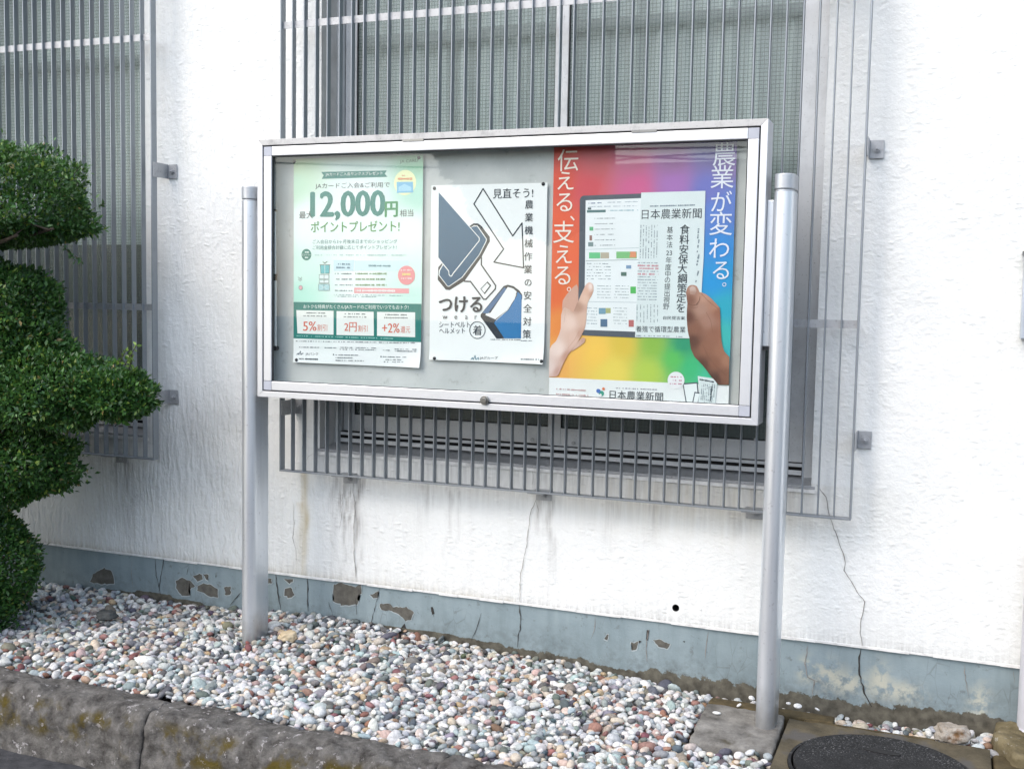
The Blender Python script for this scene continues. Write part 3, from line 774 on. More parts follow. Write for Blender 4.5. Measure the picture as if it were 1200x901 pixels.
# posts: rounded flat tubes with caps
def post(xc):
    def out(r_, n=14, grow=0.0):
        r_ += grow
        P = []
        for k in range(n + 1):
            a = math.pi + math.pi * k / n
            P.append((xc + r_ * math.cos(a), 0.030 + r_ * math.sin(a)))
        rr = 0.012
        for k in range(5):
            a = math.pi / 2 * k / 4
            P.append((xc + r_ - rr + rr * math.cos(a), 0.098 + grow + rr * math.sin(a)))
        for k in range(5):
            a = math.pi / 2 + math.pi / 2 * k / 4
            P.append((xc - r_ + rr + rr * math.cos(a), 0.098 + grow + rr * math.sin(a)))
        return P
    o = MB().prism(out(0.030), 'z', -0.10, 1.645).build('post', M_POST, nb_, smooth=True)
    c = MB().prism(out(0.030, grow=-0.0022), 'z', 1.644, 1.652)
    c.prism(out(0.030, grow=0.0006), 'z', 1.652, 1.698)
    c.build('post_cap', M_CAP, o, smooth=True, bevel=0.003)
    return o
post(-0.051); post(1.851)
MB().box(1.8005, 1.8205, 0.030, 0.095, 1.180, 1.622).build('mounting_rail', M_POST, nb_, bevel=0.003)
MB().box(-0.0205, -0.0005, 0.045, 0.095, 1.180, 1.622).build('mounting_rail', M_POST, nb_, bevel=0.003)
bb = MB()
for z in (1.174,):
    bb.box(1.8003, 1.8208, 0.034, 0.090, z - .005, z + .0055)
bb.build('mounting_clip', M_GASKET, nb_)

# ------------------------------------------------------------------ posters
def wave(x, z, k):
    return 0.0020 * np.sin(x * 9 + k) * np.sin(z * 5 + 2 * k) - 0.0012
class Poster:
    def __init__(s, name, label, x0, z0, w, h, Y, k, sheet):
        s.Y = Y; s.k = k; s.x0, s.z0, s.w, s.h = x0, z0, w, h
        s.root = empty(name, (x0 + w / 2, Y, z0)); tag(s.root, label, 'poster')
        s.groups = {}
        xs = np.linspace(x0, x0 + w, 40); zs = np.linspace(z0, z0 + h, 50)
        X, Z = np.meshgrid(xs, zs)
        y = s.depth(X, Z, 0) + 0.0
        nx = len(xs); V = np.stack([X, y, Z], -1).reshape(-1, 3)
        i_, j_ = np.meshgrid(np.arange(nx - 1), np.arange(len(zs) - 1)); q0 = (j_ * nx + i_).ravel()
        cols = sheet(X, Z).reshape(-1, 3)
        o = raw_mesh('sheet', V, np.stack([q0, q0 + 1, q0 + nx + 1, q0 + nx], 1), M_PRINT, s.root, True, cols=cols)
    def depth(s, x, z, lay):
        x = np.asarray(x, float); z = np.asarray(z, float)
        u = (x - s.x0) / s.w; v = (z - s.z0) / s.h
        y = wave(x, z, s.k) * 0.55
        y = y - 0.010 * np.clip((u - 0.80) / 0.20, 0, 1) ** 2 * np.clip((0.14 - v) / 0.14, 0, 1) ** 1.5 * (s.k != 3)
        y = y - 0.004 * np.clip((0.05 - v) / 0.05, 0, 1) * (0.5 + .5 * np.sin(u * 7 + s.k)) * (s.k != 3)
        return s.Y + y - 0.00045 * lay
    def put(s, V2, F, rgb, lay, name):
        """V2: n x 2 (x,z) world, faces list"""
        key = (name, tuple(rgb)); g = s.groups.setdefault(key, ([], []))
        n = len(g[0]); V2 = np.asarray(V2, float)
        y = s.depth(V2[:, 0], V2[:, 1], lay)
        g[0].extend([(a, c, b) for (a, b), c in zip(V2, y)]); g[1].extend([tuple(i + n for i in f) for f in F])
    def poly(s, pts, rgb, lay, name='printed_shape', px=True):
        P = [at(a, b, s.Y)[[0, 2]] for a, b in pts] if px else pts
        # clip to the sheet
        P = [(min(max(p[0], s.x0), s.x0 + s.w), min(max(p[1], s.z0), s.z0 + s.h)) for p in P]
        bm = bmesh.new(); vs = [bm.verts.new((p[0], p[1], 0)) for p in P]
        try: bm.faces.new(vs)
        except ValueError: bm.free(); return
        bmesh.ops.triangulate(bm, faces=bm.faces[:])
        bmesh.ops.subdivide_edges(bm, edges=[e for e in bm.edges if e.calc_length() > 0.05], cuts=3, use_grid_fill=False)
        bmesh.ops.triangulate(bm, faces=bm.faces[:])
        bm.verts.index_update()
        s.put([(v.co.x, v.co.y) for v in bm.verts], [tuple(v.index for v in f.verts) for f in bm.faces], rgb, lay, name); bm.free()
    def skin(s, pts, ctrl, lay, name):
        P = [at(a, b, s.Y)[[0, 2]] for a, b in pts]
        P = [(min(max(p[0], s.x0), s.x0 + s.w), min(max(p[1], s.z0), s.z0 + s.h)) for p in P]
        bm = bmesh.new(); vs = [bm.verts.new((p[0], p[1], 0)) for p in P]; bm.faces.new(vs); bmesh.ops.triangulate(bm, faces=bm.faces[:])
        for _ in range(5):
            es = [e for e in bm.edges if e.calc_length() > 0.006]
            if not es: break
            bmesh.ops.subdivide_edges(bm, edges=es, cuts=1); bmesh.ops.triangulate(bm, faces=bm.faces[:])
        bm.verts.index_update()
        V = np.array([v.co for v in bm.verts]); F = np.array([[v.index for v in f.verts] for f in bm.faces]); bm.free()
        f = idw(ctrl, s.Y); col = f(V[:, 0], V[:, 1])
        y = s.depth(V[:, 0], V[:, 1], lay)
        raw_mesh(name, np.stack([V[:, 0], y, V[:, 1]], 1), F, M_PRINT, s.root, False, cols=col)
    def line(s, pts, wmm, rgb, lay, name='printed_line', closed=False, px=True):
        P = [np.array(at(a, b, s.Y)[[0, 2]]) for a, b in pts] if px else [np.array(p, float) for p in pts]
        if closed: P = P + [P[0]]
        w = wmm / 2000
        for a, b in zip(P[:-1], P[1:]):
            d = b - a; L = np.hypot(*d)
            if L < 1e-6: continue
            d /= L; n = np.array([-d[1], d[0]]) * w; e = d * w * 0.7
            s.put([a - e - n, b + e - n, b + e + n, a - e + n], [(0, 1, 2, 3)], rgb, lay, name)
    def disc(s, c, rmm, rgb, lay, name='printed_shape', ring=None):
        C = at(c[0], c[1], s.Y)[[0, 2]]; r = rmm / 1000; n = 36
        P = [(C[0] + r * math.cos(2 * math.pi * k / n), C[1] + r * math.sin(2 * math.pi * k / n)) for k in range(n)]
        if ring:
            r2 = r - ring / 1000
            P2 = [(C[0] + r2 * math.cos(2 * math.pi * k / n), C[1] + r2 * math.sin(2 * math.pi * k / n)) for k in range(n)]
            s.put(P + P2, [(k, (k + 1) % n, n + (k + 1) % n, n + k) for k in range(n)], rgb, lay, name)
        else: s.put(P, [tuple(range(n))], rgb, lay, name)
    def text(s, body, p0, p1, hpx, rgb, lay=3, name='lettering', bold=0.0, center=None):
        """baseline from pixel p0 to p1, cap height hpx; or one glyph centred on p0 when center is its size in px"""
        cu = bpy.data.curves.new('lettering', 'FONT'); cu.body = body; cu.resolution_u = 3
        o = bpy.data.objects.new('lettering', cu); COL.objects.link(o)
        bpy.context.view_layer.update()
        dg = bpy.context.evaluated_depsgraph_get(); me = bpy.data.meshes.new_from_object(o.evaluated_get(dg))
        n = len(me.vertices); co = np.empty(n * 3); me.vertices.foreach_get('co', co); co = co.reshape(-1, 3)[:, :2]
        F = [tuple(p.vertices) for p in me.polygons]
        bpy.data.objects.remove(o); bpy.data.curves.remove(cu); bpy.data.meshes.remove(me)
        if n == 0: return
        mn, mxx = co.min(0), co.max(0)
        if center:
            C = at(p0[0], p0[1], s.Y)[[0, 2]]
            sc = center * (at(p0[0], p0[1] - 1, s.Y)[2] - at(p0[0], p0[1], s.Y)[2])
            em = 0.93
            mid = (mn + mxx) / 2
            # glyphs keep their own size inside the em square
            P = (co - mid) * (sc / em) + C
        else:
            A = at(p0[0], p0[1], s.Y)[[0, 2]]; B = at(p1[0], p1[1], s.Y)[[0, 2]]
            hz = at(p0[0], p0[1] - hpx, s.Y)[2] - at(p0[0], p0[1], s.Y)[2]
            sx_ = (B[0] - A[0]) / (mxx[0] - mn[0]); sz_ = hz / (mxx[1] - mn[1])
            P = (co - mn) * np.array([sx_, sz_]) + A
            P[:, 1] += (P[:, 0] - A[0]) / (B[0] - A[0]) * (B[1] - A[1])
        P[:, 0] = np.clip(P[:, 0], s.x0 + .0005, s.x0 + s.w - .0005); P[:, 1] = np.clip(P[:, 1], s.z0, s.z0 + s.h - .0005)
        em_ = abs(P[:, 1].max() - P[:, 1].min()) / max(1e-6, co[:, 1].max() - co[:, 1].min())
        if bold > 0.003 and em_ > 0.028:
            o_ = bold * em_ * 0.55
            for k, (ox, oz) in enumerate(((o_, 0), (-o_, 0), (0, o_ * .6), (0, -o_ * .6)) if bold > 0.02 else ((o_, 0), (-o_, 0))): s.put(P + np.array([ox, oz]), F, rgb, lay + 0.05 * (k + 1), name)
        else: s.put(P, F, rgb, lay, name)
    def dashes(s, p0, p1, rgb, hpx=1.2, lay=3, seed=1, fill=0.72, name='small_print'):
        """a row of print too small to read, as short broken strokes"""
        rr = random.Random(seed * 77 + int(p0[0] * 3 + p0[1] * 7))
        A = at(p0[0], p0[1], s.Y)[[0, 2]]; B = at(p1[0], p1[1], s.Y)[[0, 2]]
        h = (at(p0[0], p0[1] - hpx, s.Y)[2] - at(p0[0], p0[1], s.Y)[2]) / 2
        vert = abs(B[1] - A[1]) > abs(B[0] - A[0])
        L = np.hypot(*(B - A)); t_ = 0.0; d = (B - A) / L; n = np.array([-d[1], d[0]]) * h
        while t_ < L:
            w_ = rr.uniform(0.0015, 0.0055)
            if rr.random() < fill:
                a = A + d * t_; b = A + d * min(L, t_ + w_ * 0.85); k = rr.uniform(.5, 1.0)
                s.put([a - n * k, b - n * k, b + n * k, a + n * k], [(0, 1, 2, 3)], rgb, lay, name)
            t_ += w_
    def finish(s, pins):
        for (name, rgb), (v, f) in s.groups.items():
            me = bpy.data.meshes.new(name); me.from_pydata(v, [], f); me.update(); me.materials.append(ink(rgb))
            o = bpy.data.objects.new(name, me); COL.objects.link(o); adopt(o, s.root)
        for (px, py) in pins:
            p = at(px, py, s.Y - 0.002); d = float(s.depth(p[0], p[2], 0))
            q = MB(); q.dome((p[0], d - .001, p[2]), 0.0062, (0, -1, 0), 14, 4, 0.55)
            q.build('push_pin', M_PAPER_TACK, s.root, smooth=True)

YP = 0.055
WHITE = np.array(lin((238, 241, 240))) * 0.92
def sheet_white(X, Z): return np.broadcast_to(WHITE, X.shape + (3,)).copy()
def idw(ctrl, Y):
    P = np.array([at(a, b, Y)[[0, 2]] for a, b, _ in ctrl]); C = np.array([lin(c) for *_, c in ctrl])
    def f(X, Z):
        d = ((X[..., None] - P[:, 0]) ** 2 + (Z[..., None] - P[:, 1]) ** 2) + 1e-5
        w = 1 / d ** 1.6; return (w[..., None] * C).sum(-2) / w.sum(-1)[..., None] * 0.9
    return f
def Zc(ox, oy, sc): return lambda *p: [(ox + a / sc, oy + b / sc) for a, b in p]

# --- poster A: green card campaign
TEAL = (0, 122, 114); DK = (60, 72, 78); OLV = (62, 142, 62)
shA = idw([(345, 190, (196, 218, 178)), (345, 215, (188, 222, 196)), (420, 190, (208, 228, 220)), (490, 190, (152, 200, 168)), (490, 225, (172, 217, 200)), (420, 225, (232, 243, 244)), (420, 240, (235, 243, 246)), (360, 260, (232, 243, 243)), (480, 270, (232, 245, 240)),
           (350, 320, (205, 238, 228)), (420, 330, (236, 246, 243)), (485, 330, (215, 242, 232)), (350, 345, (180, 232, 215)), (485, 345, (200, 236, 225)), (350, 415, (236, 240, 240)), (420, 410, (238, 242, 242)), (485, 420, (238, 240, 240)), (420, 425, (236, 240, 240))], YP)
A = Poster('campaign_poster', 'green and white card campaign poster at the left, 12,000 yen in big digits', 0.1175, 1.0672, 0.515, 0.728, YP, 1, shA)
a1 = Zc(330, 170, 6.667); a2 = Zc(330, 295, 6.21)
P1 = lambda x, y: a1((x, y))[0]
P2 = lambda x, y: a2((x, y))[0]
A.poly(a1((310, 212), (822, 200), (806, 226), (828, 250), (315, 266), (330, 238)), TEAL, 1, 'ribbon_print')
A.text('JAカードご入会サンクスプレゼント', P1(345, 248), P1(790, 238), 4.6, (240, 248, 245), 2, bold=.01)
A.text('JAカードご入会&ご利用で', P1(265, 348), P1(845, 338), 7.2, DK, 2, bold=.008)
A.text('最大', P1(140, 577), P1(246, 574), 8.4, DK, 2, bold=.008)
A.text('12,000', P1(232, 590), P1(802, 582), 33, TEAL, 2, 'amount_lettering', bold=.062)
A.text('円', P1(810, 562), P1(905, 560), 17.5, (40, 138, 84), 2, 'amount_lettering', bold=.062)
A.text('相当', P1(925, 562), P1(1030, 558), 8.4, DK, 2, bold=.008)
A.text('ポイントプレゼント!', P1(230, 682), P1(922, 675), 12.5, OLV, 2, 'title_lettering', bold=.025)
A.text('ご入会日から3ヶ月後末日までのショッピング', P1(245, 772), P1(905, 770), 4.8, (70, 130, 135), 2, bold=.005)
A.text('ご利用金額合計額に応じてポイントプレゼント!', P1(245, 818), P1(900, 815), 4.8, (70, 130, 135), 2, bold=.005)
A.dashes(P1(262, 860), P1(975, 860), (170, 200, 200), 1.3)
A.text('JA CARD', P1(925, 150), P1(1068, 140), 4.6, (90, 120, 95), 2)
A.disc(P1(195, 857), 20.5, TEAL, 1)
A.dashes(P1(175, 838), P1(215, 838), (225, 245, 240), 2); A.text('エントリー', P1(160, 866), P1(230, 866), 2.4, (235, 248, 245), 2, bold=.01); A.dashes(P1(178, 880), P1(212, 880), (225, 245, 240), 2)
A.disc(P1(965, 295), 43, (240, 244, 190), 1)
A.dashes(P1(942, 240), P1(982, 240), (220, 150, 120), 1.6); A.dashes(P1(900, 265), P1(1028, 265), (230, 150, 110), 3.2, fill=.9)
A.poly(a1((900, 290), (1028, 288), (1030, 372), (902, 376)), (120, 185, 220), 2, 'card_print'); A.poly(a1((915, 330), (960, 305), (1015, 330), (1015, 360), (915, 362)), (160, 210, 232), 3, 'card_print')
# gift boxes and little motifs (the printed character is left out)
BX = (98, 190, 196)
A.poly(a2((283, 98), (352, 98), (348, 158), (286, 158)), BX, 2, 'gift_print'); A.line(a2((317, 88), (317, 158)), 1.6, (235, 245, 245), 3, 'gift_outline'); A.line(a2((278, 96), (356, 96)), 1.2, DK, 3, 'gift_outline')
A.line(a2((283, 98), (352, 98), (348, 158), (286, 158)), 1.0, DK, 3, 'gift_outline', True); A.line(a2((317, 88), (300, 72), (317, 82), (334, 72)), 1.2, DK, 3, 'gift_outline', True)
for q, c in (((276, 168, 346, 198), (225, 240, 240)), ((276, 206, 346, 228), (225, 240, 240)), ((270, 236, 350, 282), (170, 215, 220))):
    x0_, y0_, x1_, y1_ = q; rect = a2((x0_, y0_), (x1_, y0_), (x1_, y1_), (x0_, y1_))
    A.poly(rect, c, 2, 'gift_print'); A.line(rect, 1.0, DK, 3, 'gift_outline', True); A.line(a2(((x0_ + x1_) / 2, y0_), ((x0_ + x1_) / 2, y1_)), 1.2, DK, 3, 'gift_outline')
    if y0_ == 236: A.line(a2((x0_, y0_), (x1_, y1_)), .9, (240, 248, 248), 3, 'gift_outline'); A.line(a2((x1_, y0_), (x0_, y1_)), .9, (240, 248, 248), 3, 'gift_outline')
A.disc(P2(140, 262), 7.5, (225, 170, 180), 2); A.disc(P2(140, 262), 8.2, DK, 3, 'gift_outline', .9)
A.line(a2((120, 185), (140, 200), (148, 185)), 1.4, DK, 2, 'gift_outline'); A.line(a2((122, 200), (136, 212), (150, 204)), 1.4, DK, 2, 'gift_outline')
A.poly(a2((380, 62), (530, 62), (525, 140), (380, 140)), (205, 232, 240), 1, 'table_print'); A.poly(a2((534, 66), (925, 66), (925, 138), (530, 138)), (212, 238, 242), 1, 'table_print')
A.dashes(P2(405, 90), P2(500, 92), (100, 140, 160), 2.2, fill=.9); A.dashes(P2(400, 115), P2(500, 117), (100, 140, 160), 2.2, fill=.9)
A.dashes(P2(635, 102), P2(795, 104), (110, 150, 160), 2.2, fill=.85)
for i, y in enumerate((160, 200, 242)):
    A.dashes(P2(390, y), P2(518, y), (110, 130, 140), 1.5); A.dashes(P2(540, y), P2(765, y), (130, 160, 120), 2.3, fill=.85)
A.dashes(P2(390, 282), P2(518, 284), (110, 130, 140), 1.5)
A.poly(a2((530, 262), (928, 268), (928, 304), (530, 302)), (240, 165, 170), 1, 'table_print'); A.dashes(P2(540, 283), P2(830, 286), (250, 240, 240), 3.0, fill=.9)
A.dashes(P2(382, 312), P2(880, 320), (150, 175, 180), 1.1); A.dashes(P2(382, 325), P2(690, 328), (150, 175, 180), 1.1)
A.disc(P2(910, 172), 33, (238, 150, 155), 2); A.dashes(P2(870, 135), P2(950, 135), (250, 225, 225), 2, 4); A.dashes(P2(880, 165), P2(940, 165), (250, 225, 150), 3.4, 4, fill=.95); A.dashes(P2(872, 195), P2(950, 195), (250, 225, 225), 2, 4)
A.poly(a2((74, 366), (1018, 380), (1018, 658), (84, 630)), TEAL, 1, 'band_print')
A.text('おトクな特典がたくさん!JAカードのご利用でいつでもおトク!', P2(160, 418), P2(925, 424), 5.4, (238, 248, 245), 2, bold=.015)
RED = (222, 110, 85)
for (q, t1, r0, r1, yb, nar) in ((((108, 425), (380, 430), (380, 604), (116, 594)), '5%', 158, 255, 576, ('割引', 262, 334)), (((402, 432), (672, 437), (674, 612), (402, 606)), '2円', 460, 548, 582, ('割引', 560, 628)), (((697, 438), (973, 441), (973, 622), (697, 612)), '+2%', 735, 860, 590, ('還元', 868, 938))):
    A.poly(a2(*q), (240, 244, 240), 2, 'box_print')
    cx0, cx1 = q[0][0] + 60, q[1][0] - 60; yy = q[0][1]
    A.dashes(P2(cx0, yy + 20), P2(cx1, yy + 22), (120, 130, 130), 1.7, fill=.85); A.dashes(P2(cx0 - 8, yy + 42), P2(cx1 + 8, yy + 44), (120, 130, 130), 1.7, fill=.85)
    A.text(t1, P2(r0, yb), P2(r1, yb), 11, RED, 3, 'offer_lettering', bold=.02); A.text(nar[0], P2(nar[1], yb), P2(nar[2], yb), 7.6, RED, 3, 'offer_lettering', bold=.0)
A.dashes(P2(110, 612), P2(820, 632), (160, 215, 205), 1.1, 2)
for i, (x0_, x1_, y) in enumerate(((105, 980, 650), (120, 275, 694), (315, 400, 698), (425, 690, 696), (425, 690, 710), (740, 790, 716), (825, 985, 708), (825, 985, 722), (395, 570, 750), (395, 520, 770), (395, 600, 790), (740, 910, 764), (740, 880, 784), (740, 905, 800))):
    A.dashes(P2(x0_, y), P2(x1_, y + (x1_ - x0_) * .016), (110, 120, 125), 1.3, seed=i)
A.disc(P2(380, 748), 2.6, DK, 3); A.disc(P2(726, 763), 2.6, DK, 3)
A.text('JAバンク', P2(176, 756), P2(268, 758), 3.9, DK, 2, bold=.012); A.dashes(P2(122, 778), P2(268, 782), DK, 1.8, fill=.9)
A.line(a2((112, 748), (122, 738), (126, 748), (138, 724), (142, 748), (158, 738)), 2.4, (60, 80, 95), 2, 'logo_print')
A.finish([(345, 189.8), (490.8, 185), (347.6, 421.7)])

# --- poster B: farm machine safety
NAVY = (0, 84, 120); INK = (30, 42, 54); SKYB = (30, 118, 176)
B = Poster('safety_poster', 'white safety poster in the middle with blue seat belt drawing and arrow', 0.6648, 1.0969, 0.42, 0.594, YP, 2, sheet_white)
b1 = Zc(495, 200, 7.507); b2 = Zc(495, 310, 7.507)
def mixz(*pts): return [b1((x, y))[0] if z == 1 else b2((x, y))[0] for (z, x, y) in pts]
B.poly(mixz((1, 410, 492), (1, 450, 464), (1, 490, 466), (1, 522, 490), (1, 592, 582), (1, 594, 622), (1, 520, 762), (2, 372, 145), (2, 242, 226), (2, 208, 222), (2, 137, 135), (1, 142, 850), (1, 178, 810), (1, 240, 760)), INK, 1, 'belt_outline')
B.poly(mixz((1, 425, 502), (1, 455, 484), (1, 488, 486), (1, 568, 602), (1, 566, 622), (1, 505, 742), (2, 355, 115), (2, 238, 196), (2, 222, 194), (2, 145, 95), (1, 148, 880), (1, 188, 812)), (250, 252, 250), 2, 'belt_highlight')
B.poly(mixz((1, 425, 506), (1, 455, 491), (1, 484, 492), (1, 561, 603), (1, 559, 620), (1, 498, 742), (2, 348, 112), (2, 236, 189), (2, 224, 188), (2, 152, 93), (1, 158, 880), (1, 192, 822)), NAVY, 3, 'belt_print')
B.poly(mixz((1, 145, 186), (1, 503, 588), (1, 507, 600), (1, 504, 622), (2, 275, 85), (2, 262, 107), (2, 246, 106), (2, 235, 92), (2, 232, 60), (1, 142, 775)), (250, 252, 250), 4, 'belt_highlight')
B.poly(mixz((1, 147, 192), (1, 497, 590), (1, 500, 602), (1, 497, 618), (2, 268, 80), (2, 258, 99), (2, 248, 98), (2, 241, 88), (2, 238, 55), (1, 145, 765)), NAVY, 5, 'buckle_print')
B.line(mixz((1, 520, 765), (1, 520, 830), (2, 645, 185), (2, 642, 215), (2, 560, 305), (2, 540, 306), (2, 425, 150), (2, 372, 148)), 4.6, INK, 2, 'tongue_outline')
B.line(mixz((2, 572, 155), (2, 600, 185), (2, 548, 255), (2, 515, 215)), 2.2, INK, 2, 'tongue_outline', True); B.line(mixz((2, 572, 155), (2, 600, 185), (2, 548, 255)), 4.0, INK, 2, 'tongue_outline')
B.line(mixz((1, 535, 160), (1, 795, 575), (1, 877, 462), (1, 890, 855), (1, 630, 805), (1, 715, 690), (1, 455, 295)), 4.0, INK, 2, 'arrow_outline', True)
B.poly(mixz((2, 513, 440), (2, 715, 190), (2, 750, 178), (2, 800, 190), (2, 852, 228), (2, 878, 266), (2, 878, 300), (2, 720, 650), (2, 652, 652), (2, 513, 462)), INK, 1, 'receiver_outline')
B.poly(mixz((2, 838, 240), (2, 874, 272), (2, 868, 650), (2, 722, 650), (2, 632, 515), (2, 645, 492), (2, 760, 400), (2, 832, 275)), SKYB, 2, 'receiver_print')
B.line(mixz((2, 826, 268), (2, 755, 395), (2, 650, 490)), 1.4, (245, 250, 250), 3, 'belt_highlight')
B.poly(mixz((2, 528, 425), (2, 722, 200), (2, 742, 218), (2, 590, 415), (2, 580, 432)), (70, 110, 150), 2, 'receiver_print')
B.poly(mixz((2, 752, 197), (2, 800, 212), (2, 830, 238), (2, 812, 305), (2, 745, 400), (2, 642, 482), (2, 556, 445), (2, 560, 432), (2, 600, 425)), (240, 243, 242), 2, 'receiver_highlight')
B.text('見直そう!', b1((622, 248))[0], b1((975, 240))[0], 11.5, INK, 2, bold=.012)
for z, x, y, ch in ((1, 940, 298, '農'), (1, 938, 412, '業'), (1, 937, 525, '機'), (1, 935, 640, '械'), (1, 932, 756, '作'), (1, 930, 868, '業'), (2, 930, 160, 'の'), (2, 926, 272, '安'), (2, 926, 385, '全'), (2, 923, 500, '対'), (2, 920, 612, '策')):
    B.text(ch, mixz((z, x, y))[0], None, 0, INK, 3, 'vertical_lettering', bold=.014, center=10.2 if ch != 'の' else 9.6)
B.text('つける', b2((150, 418))[0], b2((525, 420))[0], 18.0, INK, 6, 'title_lettering', bold=.05)
for i, ch in enumerate('wear'): B.text(ch, b2(((202, 465), (298, 465), (390, 465), (473, 465))[i])[0], None, 0, INK, 6, bold=.03, center=8.2)
B.text('シートベルト', b2((150, 552))[0], b2((420, 552))[0], 6.4, INK, 3, bold=.01); B.text('ヘルメット', b2((150, 608))[0], b2((376, 608))[0], 6.4, INK, 3, bold=.01)
B.disc(b2((485, 577))[0], 29.5, INK, 3, 'printed_line', 2.4); B.text('着', b2((485, 578))[0], None, 0, INK, 3, bold=.01, center=11.5)
B.text('JAグループ', b2((507, 836))[0], b2((665, 836))[0], 3.6, INK, 3, bold=.0); B.line(mixz((2, 428, 836), (2, 442, 818), (2, 448, 836), (2, 465, 800), (2, 472, 836), (2, 494, 818), (2, 496, 836)), 2.0, (60, 130, 150), 3, 'logo_print')
B.dashes(b2((600, 658))[0], b2((865, 662))[0], (80, 90, 100), 1.0); B.dashes(b2((870, 832))[0], b2((1035, 834))[0], (80, 90, 100), 1.6, fill=.8); B.dashes(b2((868, 670))[0], b2((965, 670))[0], (120, 130, 140), 1.0)
B.finish([(509, 220.9), (636.5, 215.7), (509.4, 419.9), (635.5, 423.2)])

# --- poster C: newspaper poster with rainbow ground
ctrl = [(655, 180, (198, 78, 66)), (655, 215, (218, 84, 62)), (700, 190, (188, 92, 98)), (690, 220, (205, 80, 90)), (740, 190, (182, 98, 130)), (745, 220, (205, 90, 140)), (790, 190, (150, 105, 150)), (790, 215, (165, 110, 180)), (830, 180, (120, 112, 160)), (830, 220, (110, 115, 190)), (860, 190, (140, 120, 170)),
        (655, 260, (228, 96, 62)), (670, 300, (232, 106, 66)), (650, 345, (228, 108, 60)), (655, 385, (232, 140, 70)), (645, 420, (235, 165, 90)), (840, 250, (92, 130, 205)), (858, 240, (95, 125, 200)), (845, 290, (50, 140, 215)), (835, 330, (30, 150, 215)), (858, 320, (30, 150, 210)), (850, 360, (40, 170, 195)), (845, 395, (60, 185, 180)), (855, 420, (50, 170, 180)),
        (670, 400, (244, 190, 90)), (700, 410, (244, 198, 84)), (730, 405, (220, 190, 70)), (720, 435, (232, 210, 90)), (765, 405, (140, 185, 70)), (760, 435, (180, 205, 80)), (800, 405, (40, 150, 110)), (810, 430, (60, 185, 120)), (790, 420, (90, 190, 90)), (832, 440, (70, 190, 150))]
fr_ = idw(ctrl, YP)
zstrip0 = at(648, 442, YP)[2]; zstrip1 = at(850, 452, YP)[2]; zs_ = (zstrip0 + zstrip1) / 2
def shC(X, Z):
    c = fr_(X, Z); c[Z < zs_] = WHITE; return c
C = Poster('newspaper_poster', 'rainbow coloured newspaper poster at the right with hands holding tablet and paper', 1.1052, 0.968, 0.594, 0.872 - 0.0, YP, 3, shC)
zst = [(1.1052, 0.968), (1.6992, 0.968), (1.6992, zs_), (1.1052, zs_)]
C.poly(zst, (238, 241, 241), 0.8, 'footer_print', px=False)
LT = (250, 238, 225)
for x, y, ch, sz in ((665.8, 188, '伝', 21), (663, 212, 'え', 19), (661.6, 237.4, 'る', 20), (671, 256, '、', 15), (660.8, 272, '支', 21), (661, 298, 'え', 19), (659.5, 323, 'る', 20), (667, 339, '。', 13)):
    C.text(ch, (x, y), None, 0, LT, 4, 'vertical_lettering', bold=-.006, center=sz * 1.24)
for x, y, ch, sz in ((849, 181, '農', 24), (846.6, 207.5, '業', 24), (845.7, 236, 'が', 22), (845, 262, '変', 24), (843, 291, 'わ', 22), (845, 317, 'る', 21), (849, 333.5, '。', 13)):
    C.text(ch, (x, y), None, 0, (238, 240, 250), 4, 'vertical_lettering', bold=-.006, center=sz * 1.14)
# left hand behind and over the tablet
c7 = Zc(640, 300, 5.007); c8 = Zc(740, 300, 5.007); c5 = Zc(640, 160, 6.007); c6 = Zc(740, 160, 6.007)
C.poly(c7((95, 300), (98, 262), (122, 225), (160, 182), (180, 166), (188, 185), (196, 300), (186, 330), (100, 380)), (214, 170, 150), 2, 'left_hand_print')
# tablet
C.poly([(683.5, 229.5), (752, 227), (752, 396), (684, 393), (677.5, 390), (679.5, 234), (681, 231)], (84, 92, 102), 3, 'tablet_print')
C.poly([(686.5, 235), (752, 232.5), (752, 389), (685, 386.5)], (240, 245, 246), 4, 'tablet_screen_print')
for i in range(7):
    y = 249 + i * 6.3 if i else 247.5
    if i == 0: C.poly([(688, 246.5), (710, 246), (710, 249), (688, 249.5)], (90, 125, 125), 5, 'screen_bar_print'); C.dashes((712, 247), (748, 246.5), (150, 190, 200), 1.6, 5)
    else: C.dashes((697, y + 1), (697 + 24, y + .6), (140, 150, 155), 1.2, 5, i)
C.dashes((690, 238.5), (705, 238), (100, 120, 150), 1.6, 5); C.dashes((712, 237.5), (748, 236.5), (170, 185, 195), 1.2, 5); C.dashes((690, 242.5), (748, 241.5), (170, 185, 195), 1.2, 5)
for (a, b_, w_, h_, c) in ((691, 266, 4.5, 4.5, (110, 190, 140)), (691, 276, 3, 6, (160, 120, 110)), (689.5, 284, 6, 5, (130, 150, 150)), (690.5, 296, 13, 7, (110, 200, 140)), (704, 296, 10, 7, (190, 180, 160)), (722.5, 295, 24, 8, (130, 195, 130)), (738, 295, 8, 7, (225, 150, 110)),
                      (728, 319, 6.5, 4.5, (90, 120, 110)), (734, 311, 6, 4, (130, 160, 190)), (739, 336, 6.5, 8, (90, 190, 100)), (702, 361, 8, 7, (120, 160, 180)), (710, 361, 6, 6, (180, 185, 130)), (704, 374, 8, 9, (90, 120, 150)), (737, 375, 6, 8, (190, 110, 110)), (689, 243.5, 4, 2.5, (90, 110, 110))):
    C.poly([(a, b_), (a + w_, b_), (a + w_, b_ + h_), (a, b_ + h_)], c, 5, 'screen_picture_print')
